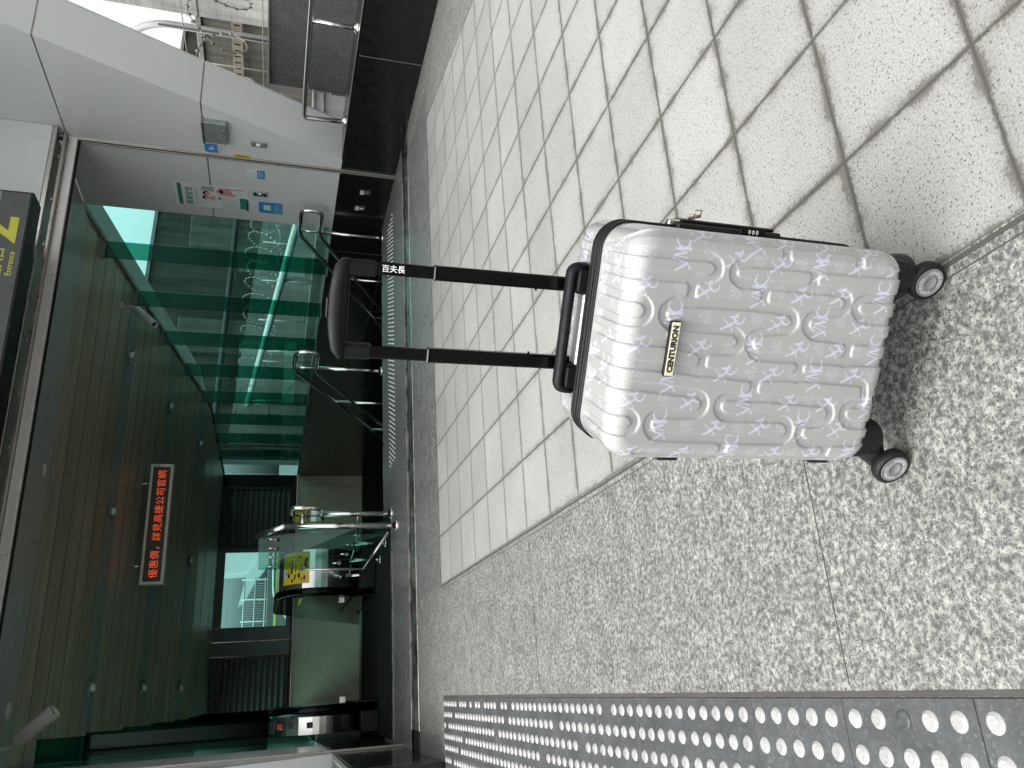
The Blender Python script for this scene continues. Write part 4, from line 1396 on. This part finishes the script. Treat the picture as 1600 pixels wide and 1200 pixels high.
# ------------------------------------------------------------------ the suitcase
GROOVES = [[(206,563),(208,342),(209,130)],[(208,324),(178,317)],[(209,197),(180,189)],[(175,558),(176,459),(176,448),(176,442),(173,436),(170,431),(165,428),(159,427),(154,428),(150,432),(147,436),(145,442),(143,553)],[(145,467),(112,461)],[(173,390),(172,395),(169,400),(165,403),(160,404),(155,403),(150,400),(147,395),(145,390),(144,384)],[(173,390),(176,317),(175,271),(178,118)],[(174,271),(145,264)],[(144,384),(144,349),(145,264),(144,222),(143,216),(141,210),(138,205),(133,202),(128,201),(123,201),(118,204),(115,209),(114,215),(108,252),(107,259),(104,264),(99,267),(94,268),(88,267),(83,263),(79,258),(76,251),(75,245),(73,198),(73,93)],[(144,349),(113,343)],[(109,488),(107,494),(104,499),(99,503),(94,504),(88,503),(83,500),(79,495),(76,489),(76,483),(76,483),(75,392),(75,386),(72,381),(68,376),(64,373),(58,372),(53,373),(49,376),(46,381),(45,386),(43,432),(51,492),(52,538)],[(109,488),(111,461),(113,343),(110,308),(110,302),(108,297),(104,292),(99,289),(94,288),(89,289),(85,292),(82,296),(81,302),(76,341),(74,348),(71,353),(66,357),(60,358),(53,356),(48,353),(43,347),(40,340),(39,333),(39,332),(39,266),(41,89)],[(111,558),(112,547),(111,541),(109,535),(104,530),(99,527),(93,526),(88,527),(83,530),(79,535),(78,541),(77,552)],[(43,432),(12,426)],[(17,532),(12,426),(7,341),(12,260),(8,148),(8,150),(7,146),(5,143),(2,140),(-1,139),(-17,135),(-27,139),(-27,154),(-29,160),(-32,165),(-36,168),(-42,169),(-47,168),(-53,164),(-57,159),(-60,152),(-61,145),(-63,82)],[(39,266),(11,260)],[(7,338),(-23,332)],[(-14,527),(-20,444),(-21,431),(-22,425),(-25,420),(-30,416),(-35,414),(-40,414),(-45,415),(-49,418),(-52,423),(-53,428),(-55,486),(-56,492),(-59,497),(-63,500),(-69,501),(-75,500),(-80,497),(-85,493),(-88,487),(-89,480),(-90,386),(-91,373),(-90,275),(-89,268),(-85,263),(-81,260),(-75,259),(-69,260),(-63,264),(-58,269),(-56,276),(-55,283),(-56,371),(-55,377),(-53,383),(-48,388),(-43,391),(-38,392),(-32,391),(-28,388),(-25,383),(-24,378),(-23,332),(-27,216),(-27,214),(-27,208),(-30,201),(-34,196),(-40,193),(-45,191),(-51,192),(-55,195),(-58,200),(-60,206),(-62,228),(-63,234),(-66,238),(-70,241),(-76,242),(-81,241),(-86,238),(-91,233),(-93,227),(-94,220),(-92,190),(-88,102)],[(-91,373),(-122,367)],[(-92,190),(-125,182)],[(3,98),(2,104),(-1,108),(-5,111),(-10,112),(-16,111),(-20,107),(-24,102),(-27,96),(-28,90)],[(3,98),(4,74)],[(-28,90),(-27,66)],[(142,95),(138,171),(136,177),(133,182),(129,185),(124,186),(118,185),(113,181),(109,176),(107,170),(106,163),(106,94)],[(73,188),(39,179)],[(-53,549),(-52,537),(-54,532),(-56,528),(-60,524),(-64,522),(-69,521),(-74,522),(-78,524),(-80,528),(-82,532),(-83,545)],[(-114,511),(-122,367),(-127,100)]]
MARK_A = [(179,487),(136,356),(181,260),(142,143),(98,242),(88,485),(52,348),(61,134),(17,235),(-27,347),(-24,129),(-71,482),(-64,240),(-106,356),(-108,142),(210,372),(2,479)]
MARK_B = [(131,536),(133,440),(179,400),(177,328),(185,192),(186,124),(136,284),(140,216),(89,391),(93,313),(97,171),(98,104),(48,532),(49,437),(56,274),(58,204),(13,389),(15,310),(20,166),(19,98),(-32,530),(-30,437),(-27,271),(-27,202),(-70,392),(-66,314),(-66,172),(-60,98),(-113,436),(-110,280),(-109,213),(-115,520),(211,456),(211,320),(212,248),(212,172)]
MARK_C = [(177,536),(183,446),(131,484),(180,364),(180,294),(182,229),(185,155),(133,395),(137,323),(139,250),(93,438),(97,354),(95,279),(101,209),(101,137),(51,388),(56,311),(58,238),(59,169),(8,529),(7,434),(15,348),(13,272),(18,205),(21,133),(-32,482),(-35,389),(-25,311),(-24,237),(-23,163),(-70,439),(-69,352),(-67,276),(-63,208),(-61,133),(-111,320),(-110,248),(-114,482),(-112,386),(212,412)]

case = thing("suitcase", "pale grey hard shell suitcase with lavender monogram print and raised handle", "suitcase", (-0.174, -3.937, 0), math.radians(-35.5))
CU, CZ, HW, HH, RC, RF = 0.0415, 0.3315, 0.1695, 0.2305, 0.043, 0.029
V_FRONT, V_ZIP0, V_ZIP1, V_BACK = -0.031, 0.082, 0.114, 0.2


def seg_dist(P, A, B):
    d = B - A
    L = float(d @ d) + 1e-12
    t = np.clip(((P - A) @ d) / L, 0, 1)
    return np.hypot(*(P - A - t[:, None] * d).T), t


# each mark is a list of strokes (x0, y0, x1, y1, w0, w1) in millimetres
def arc_strokes(cx, cy, r, a0, a1, w0, wm, w1, n=9, sx=1.0):
    out = []
    pts = [(cx + sx * r * math.cos(math.radians(a0 + (a1 - a0) * i / n)), cy + r * math.sin(math.radians(a0 + (a1 - a0) * i / n))) for i in range(n + 1)]
    ws = [w0 + (wm - w0) * math.sin(PI * i / n) if i < n / 2 else w1 + (wm - w1) * math.sin(PI * i / n) for i in range(n + 1)]
    for i in range(n):
        out.append((*pts[i], *pts[i + 1], ws[i], ws[i + 1]))
    return out


MK_A = [(-25, 9, -14, -8, 3.4, 3.0), (-8, 12, -15, -9, 1.3, 1.3), (-15, -9, -19, -13, 1.3, 1.3), (-20, -12.5, -20, -12.4, 4.0, 4.0),
        (-8.5, 13, -8.5, 13, 3.4, 3.4), (-7, -9, -4, 12, 1.3, 1.3), (-4, 12, 1, -6, 3.4, 3.2), (1, -6, 5.5, 12, 1.3, 1.3), (5.5, 12, 6.5, -10, 3.2, 3.2), (3, -10.5, 10, -10.5, 1.3, 1.3)] \
    + arc_strokes(17.5, 0.5, 10.5, 45, 315, 1.2, 3.6, 1.2)
MK_B = [(-13, 17, -6, 3, 3.6, 3.0), (1, 15, -6, 3, 1.3, 1.3), (-6, 3, -13, -2, 1.3, 1.3), (-14, -1.5, -14, -1.5, 3.2, 3.2), (2, 15.5, 2, 15.5, 3.0, 3.0),
        (-7, 8, 1, -5, 3.2, 3.0), (1, -5, 7, 6, 1.3, 1.3), (6.5, 6.5, 8, -5, 2.8, 2.8), (-2, 9.5, -9, 9.5, 1.2, 1.2), (5, -6, 11, -6, 1.2, 1.2)] \
    + arc_strokes(5, -9.5, 8.0, 20, 290, 1.1, 3.0, 1.1)
MK_C = [(-8, 9, -3, -1, .9, .9), (-3, -1, 1, 9, .9, .9), (1, 9, 3, 0, .9, .9), (3, 0, 8, 9, .9, .9), (-9, 2, -4, -9, .9, .9), (-4, -9, 0, 0, .9, .9), (0, 0, 3, -9, .9, .9), (3, -9, 9, -2, .9, .9)] \
    + arc_strokes(-5, -4, 4.0, 90, 300, .8, .9, .8, 6) + arc_strokes(5, -5, 4.0, -60, 200, .8, .9, .8, 6) + arc_strokes(2, 6, 3.4, 0, 250, .8, .9, .8, 6)


def print_field(P):
    val = np.zeros(len(P))
    Q = P * 1000.0

    def stamp(cx, cz, strokes, gain, sc=1.0):
        m = (np.abs(Q[:, 0] - cx) < 32) & (np.abs(Q[:, 1] - cz) < 26)
        ix = np.nonzero(m)[0]
        if not len(ix):
            return
        R = (Q[ix] - np.array([cx, cz])) / sc
        b = np.zeros(len(ix))
        for (x0, y0, x1, y1, w0, w1) in strokes:
            d, t = seg_dist(R, np.array([x0, y0], float), np.array([x1, y1], float))
            w = (w0 + (w1 - w0) * t) * .5
            b = np.maximum(b, np.clip((w * .92 - d) / 0.75 + .5, 0, 1))
        val[ix] = np.maximum(val[ix], b * gain)
    for (x, z) in MARK_A: stamp(x, z, MK_A, .95, .98)
    for (x, z) in MARK_B: stamp(x, z, MK_B, .92, .98)
    for (x, z) in MARK_C: stamp(x, z, MK_C, .55, 1.0)
    # rows that wrap over the top and the two sides
    k = 0
    for row, zz in enumerate((598, 640)):
        for i in range(7):
            stamp(-100 + i * 50 + row * 22, zz, (MK_B, MK_C, MK_A)[(i + row) % 3], (.9, .5, .9)[(i + row) % 3])
    for col, uu in enumerate((247, 285)):
        for i in range(11):
            stamp(uu, 110 + i * 44 + col * 20, (MK_B, MK_C, MK_A)[(i + col) % 3], (.9, .5, .9)[(i + col) % 3])
            stamp(88 - uu, 110 + i * 44 + col * 20, (MK_B, MK_C, MK_A)[(i + col) % 3], (.9, .5, .9)[(i + col) % 3])
    return val


def groove_field(P, chains, half=0.0065, soft=0.0027):
    acc = np.zeros(len(P)); kk = 380.0
    for c in chains:
        d = np.full(len(P), 1.0)
        pts = [np.array(p, float) / 1000 for p in c]
        for a, b in zip(pts[:-1], pts[1:]):
            m = (P[:, 0] > min(a[0], b[0]) - .014) & (P[:, 0] < max(a[0], b[0]) + .014) & (P[:, 1] > min(a[1], b[1]) - .014) & (P[:, 1] < max(a[1], b[1]) + .014)
            ix = np.nonzero(m)[0]
            if len(ix):
                dd, _ = seg_dist(P[ix], a, b)
                d[ix] = np.minimum(d[ix], dd)
        near = d < 0.05
        acc[near] += np.exp(-kk * d[near])
    d = -np.log(np.maximum(acc, 1e-12)) / kk
    t = np.clip((half + soft * .5 - d) / soft, 0, 1)
    return t * t * (3 - 2 * t)


def shell(name, step, front, chains, depth, with_print):
    v0 = V_FRONT if front else V_BACK
    vend = V_ZIP0 + .004 if front else V_ZIP1 - .004
    sgn = 1.0 if front else -1.0
    rflat = RC - RF
    rarc = RF * PI / 2
    rmax = rflat + rarc + abs(vend - v0) - RF
    ax, az = HW - RC + rmax + step, HH - RC + rmax + step
    ns, nt_ = int(2 * ax / step) + 1, int(2 * az / step) + 1
    s = np.linspace(-ax, ax, ns); t = np.linspace(-az, az, nt_)
    SS, TT = np.meshgrid(s, t, indexing='ij')
    P = np.c_[SS.ravel(), TT.ravel()]
    q = np.c_[np.clip(P[:, 0], -(HW - RC), HW - RC), np.clip(P[:, 1], -(HH - RC), HH - RC)]
    dv = P - q
    r = np.hypot(dv[:, 0], dv[:, 1])
    n2 = dv / np.maximum(r, 1e-9)[:, None]
    rr = np.minimum(r, rmax)
    rad = np.where(rr < rflat, rr, 0.0); dep = np.zeros_like(rr); nr = np.zeros_like(rr); nv = np.full_like(rr, -1.0)
    m = (rr >= rflat) & (rr < rflat + rarc)
    th = (rr[m] - rflat) / RF
    rad[m] = rflat + RF * np.sin(th); dep[m] = RF * (1 - np.cos(th)); nr[m] = np.sin(th); nv[m] = -np.cos(th)
    m = rr >= rflat + rarc
    rad[m] = RC; dep[m] = RF + rr[m] - rflat - rarc; nr[m] = 1; nv[m] = 0
    world = P + np.array([CU, CZ])
    h = -depth * groove_field(world, chains)
    # slight pillow so that the big face is not dead flat
    h = h * np.clip((rmax - .012 - r) / .022, 0, 1)
    h = h + 0.0008 * np.clip(1 - (P[:, 0] / HW) ** 2, 0, 1) * np.clip(1 - (P[:, 1] / HH) ** 2, 0, 1)
    X = CU + q[:, 0] + n2[:, 0] * (rad + h * nr)
    Z = CZ + q[:, 1] + n2[:, 1] * (rad + h * nr)
    Y = v0 + sgn * (dep + h * nv)
    co = np.c_[X, Y, Z]
    I = np.arange(ns * nt_).reshape(ns, nt_)
    F = np.stack([I[:-1, :-1], I[1:, :-1], I[1:, 1:], I[:-1, 1:]], -1).reshape(-1, 4)
    if not front:
        F = F[:, ::-1]
    ok = (r[F] <= rmax + step * 1.5).all(1)
    F = F[ok]
    used = np.unique(F)
    remap = np.full(len(co), -1); remap[used] = np.arange(len(used))
    co = co[used]; F = remap[F]
    me = bpy.data.meshes.new(name)
    me.vertices.add(len(co)); me.vertices.foreach_set("co", co.astype(np.float32).ravel())
    me.loops.add(F.size); me.loops.foreach_set("vertex_index", F.astype(np.int32).ravel())
    me.polygons.add(len(F))
    me.polygons.foreach_set("loop_start", np.arange(0, F.size, 4, dtype=np.int32))
    me.polygons.foreach_set("use_smooth", np.ones(len(F), dtype=bool))
    me.update(calc_edges=True)
    if with_print:
        at = me.color_attributes.new("print", 'FLOAT_COLOR', 'POINT')
        pv = print_field(world[used])
        col = np.ones((len(pv), 4), np.float32); col[:, 0] = col[:, 1] = col[:, 2] = pv
        at.data.foreach_set("color", col.ravel())
    me.materials.append(MATS["shell_polycarbonate"])
    o = bpy.data.objects.new(name, me); COL.objects.link(o); o.parent = case
    return o


CH = []
for c in GROOVES:
    c = [list(p) for p in c]
    if len(c) == 2 and abs(c[0][0] - c[1][0]) < 45 and abs(c[0][1] - c[1][1]) < 12:     # a cross channel runs level
        z = (c[0][1] + c[1][1]) / 2
        c[0][1] = c[1][1] = z
    else:
        for e, nb in ((0, 1), (-1, -2)):
            if c[e][1] > 520: c.insert(0, [c[e][0], 690]) if e == 0 else c.append([c[e][0], 690])
            elif c[e][1] < 130: c.insert(0, [c[e][0], -10]) if e == 0 else c.append([c[e][0], -10])
    CH.append(c)
shell("front_shell", 0.0011, True, CH, 0.0030, True)
shell("back_shell", 0.002, False, [[[u, -10], [u, 690]] for u in range(-70, 200, 32)], 0.0030, True)


def outline(off, n=8):
    """rounded rectangle of the case, grown by off"""
    pts = []
    r = RC + off
    for (sx, sz, a0) in ((1, 1, 0), (-1, 1, 90), (-1, -1, 180), (1, -1, 270)):
        cx, cz = CU + sx * (HW - RC), CZ + sz * (HH - RC)
        for i in range(n + 1):
            a = math.radians(a0 + 90 * i / n)
            pts.append((cx + r * math.cos(a), cz + r * math.sin(a)))
    return pts


def ring(prof, name, mat):
    mb = MB(); vs = []
    rows = [[(x, v, z) for (x, z) in outline(off)] for (off, v) in prof]
    n = len(rows[0])
    for row in rows: vs += row
    fs = [(i * n + k, i * n + (k + 1) % n, (i + 1) * n + (k + 1) % n, (i + 1) * n + k) for i in range(len(rows) - 1) for k in range(n)]
    mb.add(vs, fs, True)
    return mb.build(name, mat, case)


ring([(-.002, .079), (.0025, .0795), (.0035, .082), (.0035, .0845), (.0012, .0862), (.0012, .0875), (.0030, .0885), (.0034, .094), (.0012, .0955), (.0012, .1005), (.0034, .102), (.0030, .1075), (.0012, .1085), (.0012, .1098), (.0035, .1115), (.0035, .114), (.0025, .1165), (-.002, .117)], "zip_band", "black_rubber")

# name plate on the front
bd = MB(); bd.cbox(0.0045, 0.0845, -0.0385, -0.031, 0.4765, 0.4925, 0.0015)
plate = bd.build("name_plate", "black_gloss", case)
bd = MB(); bd.cbox(0.0058, 0.0832, -0.0392, -0.0383, 0.4780, 0.4910, 0.0004)
bd.build("plate_face", "badge_cream", plate)
tx = text_mb("CENTURION", 0.0118, 0.0002, 0.00055)
place(tx, frame((0.0445, -0.0395, 0.4845), (1, 0, 0), (0, 0, 1)))
tx.build("lettering", "ink_black", plate, fixn=False)

# carry handle on the top
hb = MB()
prof = []
path = bent([(-0.060, 0.128, 0.566), (-0.058, 0.128, 0.588), (0.133, 0.128, 0.588), (0.135, 0.128, 0.566)], 0.012)
hb.tube(path, 0.0085, 10)
hb.v = [(x, 0.128 + (y - 0.128) * 1.5, z) for x, y, z in hb.v]
hb.cbox(-0.066, -0.020, 0.116, 0.146, 0.561, 0.581, 0.004)
hb.cbox(0.094, 0.140, 0.116, 0.146, 0.561, 0.581, 0.004)
ch = hb.build("carry_handle", "charcoal_plastic", case)
sp = MB(); sp.cbox(-0.020, 0.094, 0.119, 0.150, 0.5605, 0.5665, 0.002)  # pale strip standing in for the lit shell top below the handle
sp.build("lit_shell_strip", "lit_shell_tone", ch)
tx = text_mb("CENTURION", 0.0095, 0.0003, 0.0002, spacing=1.5)
place(tx, frame((0.038, 0.1152, 0.588), (1, 0, 0), (0, 0, 1)))
tx.build("embossing", "black_plastic", ch, fixn=False)

# telescopic handle: two rods in two stages and a grip
VH = 0.152
for uc in (-0.0225, 0.1045):
    lo = MB(); lo.cbox(uc - 0.0112, uc + 0.0112, VH - 0.0075, VH + 0.0075, 0.50, 0.797, 0.003)
    lo.tube([(uc + (0.0112 if uc < 0 else -0.0112), VH, 0.635), (uc + (0.0145 if uc < 0 else -0.0145), VH, 0.635)], 0.0018, 6)
    lr = lo.build("lower_rod", "black_gloss", case)
    up = MB(); up.cbox(uc - 0.0094, uc + 0.0094, VH - 0.006, VH + 0.006, 0.795, 0.925, 0.0025)
    up.cbox(uc - 0.0116, uc + 0.0116, VH - 0.008, VH + 0.008, 0.794, 0.7995, 0.002)
    ur = up.build("upper_rod", "black_gloss", case)
gp = MB()
prof = []
u0, u1 = -0.0335, 0.1150
top = []
nseg = 14
# arched grip bar, a rounded rectangle in section, with legs that run into the rods
for i in range(nseg + 1):
    t = i / nseg
    top.append((u0 + (u1 - u0) * t, 0.9515 - 0.010 * (2 * t - 1) ** 2 - (0.006 if i in (0, nseg) else 0)))
inner_z = 0.912
vs = []; fs = []
for (uu, zz) in top:
    zl = 0.9245
    sec = [(VH - 0.0125, zl + 0.001), (VH - 0.0135, (zl + zz) / 2), (VH - 0.0115, zz - 0.0015), (VH, zz), (VH + 0.0115, zz - 0.0015), (VH + 0.0135, (zl + zz) / 2), (VH + 0.0125, zl + 0.001), (VH, zl)]
    vs += [(uu, a, b) for a, b in sec]
for i in range(nseg):
    for k in range(8):
        fs.append((i * 8 + k, i * 8 + (k + 1) % 8, (i + 1) * 8 + (k + 1) % 8, (i + 1) * 8 + k))
fs += [tuple(range(8)), tuple(nseg * 8 + k for k in range(7, -1, -1))]
gp.add(vs, fs, True)
for a, b in ((u0 + .0005, u0 + 0.0235), (u1 - 0.0235, u1 - .0005)):
    gp.cbox(a, b, VH - 0.0115, VH + 0.0115, 0.884, 0.930, 0.004)
grip = gp.build("grip", "charcoal_plastic", case)
gi = MB(); gi.cbox(u0 + 0.026, u1 - 0.026, VH - 0.0115, VH + 0.0115, 0.9225, 0.9248, 0.001)
gi.build("grip_pad", "tyre_rubber", grip)
pb = MB(); pb.cbox(0.026, 0.056, VH - 0.006, VH + 0.006, 0.950, 0.9542, 0.0015)
pb.build("push_button", "charcoal_plastic", grip)
tx = text_mb("百夫長", 0.0116, 0.0002, 0.0001)
place(tx, frame((0.1045, VH - 0.0063, 0.8605), (0, 0, -1), (1, 0, 0)))
tx.build("rod_lettering", "print_white", case, fixn=False)

# wheels: housing, tyre and lettered hub
wn = Vector((-0.28, -0.96, 0)).normalized()       # wheel axles point to the viewer, turned a little left


def wheel_unit(mu, mv, wu, wv, R=0.0315):
    f = MB()
    sx = 1 if mu > CU else -1
    back = 1 if mv > 0.08 else -1
    # sweeping corner guard of the housing
    prof = [(0.027, 0.0), (0.032, 0.012), (0.031, 0.030), (0.027, 0.044), (0.026, 0.058)]
    f.lathe([(0.0, 0.058)] + [(r, h) for r, h in prof] + [(0.0, 0.066)], (mu, mv, 0.058), (0, 0, 1), 16)
    ug = CU + sx * (HW - 0.004)
    vg = mv
    f.add([(ug, vg - .028, .150), (ug + sx * .002, vg + .02, .140), (ug - sx * .006, vg - .036, .112), (ug + sx * .001, vg + .03, .108),
           (ug - sx * .046, vg - .030, .113), (ug - sx * .05, vg + .03, .112), (ug - sx * .010, vg - .030, .078), (ug - sx * .004, vg + .024, .076), (ug - sx * .038, vg - .024, .078), (ug - sx * .040, vg + .024, .076)],
          [(0, 1, 3, 2), (2, 3, 7, 6), (6, 7, 9, 8), (8, 9, 5, 4), (0, 2, 4), (1, 5, 3), (0, 4, 5, 1), (2, 6, 8, 4), (3, 5, 9, 7)])
    h = f.build("wheel_housing", "black_plastic", case, bevel=0.006)
    fk = MB()
    c = Vector((wu, wv, R)) - wn * 0.030
    side = Vector((-wn.y, wn.x, 0))
    fk.tube([Vector((mu, mv, 0.076)), Vector((mu, mv, 0.066)) * .5 + (c + Vector((0, 0, .030))) * .5, c + Vector((0, 0, 0.014)), c], [0.026, 0.024, 0.016, 0.010], 14)
    fk.build("fork", "black_plastic", h)
    w = MB()
    w.lathe([(0.012, -0.022), (R - 0.006, -0.022), (R - 0.0015, -0.019), (R, -0.014), (R, -0.006), (R - 0.0018, -0.0015), (R - 0.0055, 0.0), (R - 0.0072, 0.0), (R - 0.0076, -0.0012), (0.0, -0.0012)], (wu, wv, R), wn, 36)
    t = w.build("wheel", "tyre_rubber", case)
    hb_ = MB()
    hb_.lathe([(R - 0.0077, -0.0011), (R - 0.0080, 0.0004), (R - 0.0089, 0.0004), (R - 0.0096, -0.0004), (0.0118, -0.0004), (0.0114, 0.0005), (0.0105, 0.0005), (0.0101, -0.0002), (0, 0.0)], (wu, wv, R), wn, 32)
    hb_.build("hub", "hub_silver", t)
    lt = MB()
    word = "CENTURION   CENTURION   "
    up_ = Vector((0, 0, 1)); rt_ = Vector((-wn.y, wn.x, 0))
    rt_ = up_.cross(wn)
    for i, chx in enumerate(word):
        if chx == ' ': continue
        a = math.radians(200 - i * 15)
        rad = rt_ * math.cos(a) + up_ * math.sin(a)
        tan = wn.cross(rad) * -1
        m = text_mb(chx, 0.0072, 0.0001, 0.0001)
        place(m, frame(Vector((wu, wv, R)) + rad * 0.0168 + wn * 0.0004, tan, rad))
        lt.add(m.v, m.f)
    lt.build("hub_lettering", "hub_letter", t, fixn=False)


wheel_unit(-0.094, 0.016, -0.1385, -0.0165)
wheel_unit(0.178, 0.026, 0.1695, 0.0005)
wheel_unit(-0.085, 0.165, -0.105, 0.180)
wheel_unit(0.172, 0.165, 0.150, 0.180)

# side feet on the left flank
ul = CU - HW
for za, zb in ((0.415, 0.457), (0.137, 0.182)):
    fm = MB()
    fm.add([(ul + .003, .010, za - .004), (ul + .003, .062, za - .004), (ul + .003, .062, zb + .004), (ul + .003, .010, zb + .004),
            (ul - .0125, .014, za + .004), (ul - .0125, .058, za + .004), (ul - .0125, .058, zb - .006), (ul - .0125, .014, zb - .006)],
           [(0, 3, 2, 1), (4, 5, 6, 7), (0, 1, 5, 4), (2, 3, 7, 6), (0, 4, 7, 3), (1, 2, 6, 5)])
    fm.build("side_foot", "black_plastic", case, bevel=0.002)

# combination lock on the right flank, with two zip pulls caught in it
ur = CU + HW
lk = MB()
lk.cbox(ur - .002, ur + .0085, .070, .118, .268, .450, .003)
lk.cbox(ur + .0085, ur + .014, .080, .112, .275, .440, .003)
lock = lk.build("lock", "black_plastic", case)
lp = MB(); lp.cbox(ur + .0005, ur + .0095, .0665, .071, .300, .345, .001)
lp.build("lock_dial_plate", "black_gloss", lock)
tx = text_mb("0 0 0", 0.0085, 0.0002, 0.0002)
place(tx, frame((ur + .005, .0660, .322), (0, 0, -1), (1, 0, 0)))
tx.build("dial_digits", "print_white", lock, fixn=False)
for (dz, lean) in ((0.452, 0.0), (0.437, 0.0125)):
    zp = MB()
    base = Vector((ur + .006, .088 + lean * .6, dz))
    zp.cbox(base.x - .004, base.x + .005, base.y - .006, base.y + .006, base.z - .006, base.z + .008, .002)
    d = Vector((lean * .9 + .0, 0, -0.036))
    e = base + d + Vector((.004, 0, 0))
    zp.tube([base + Vector((.004, 0, 0)), e], 0.0026, 8)
    a = e; b = e + Vector((0.0085, 0, -0.0015)); c = e + Vector((0.0075, 0, 0.010)); dd = e + Vector((-.001, 0, 0.0105))
    zp.tube([a, b, c, dd], 0.0011, 6)
    zp.build("zip_pull", "zip_pull_metal", case)
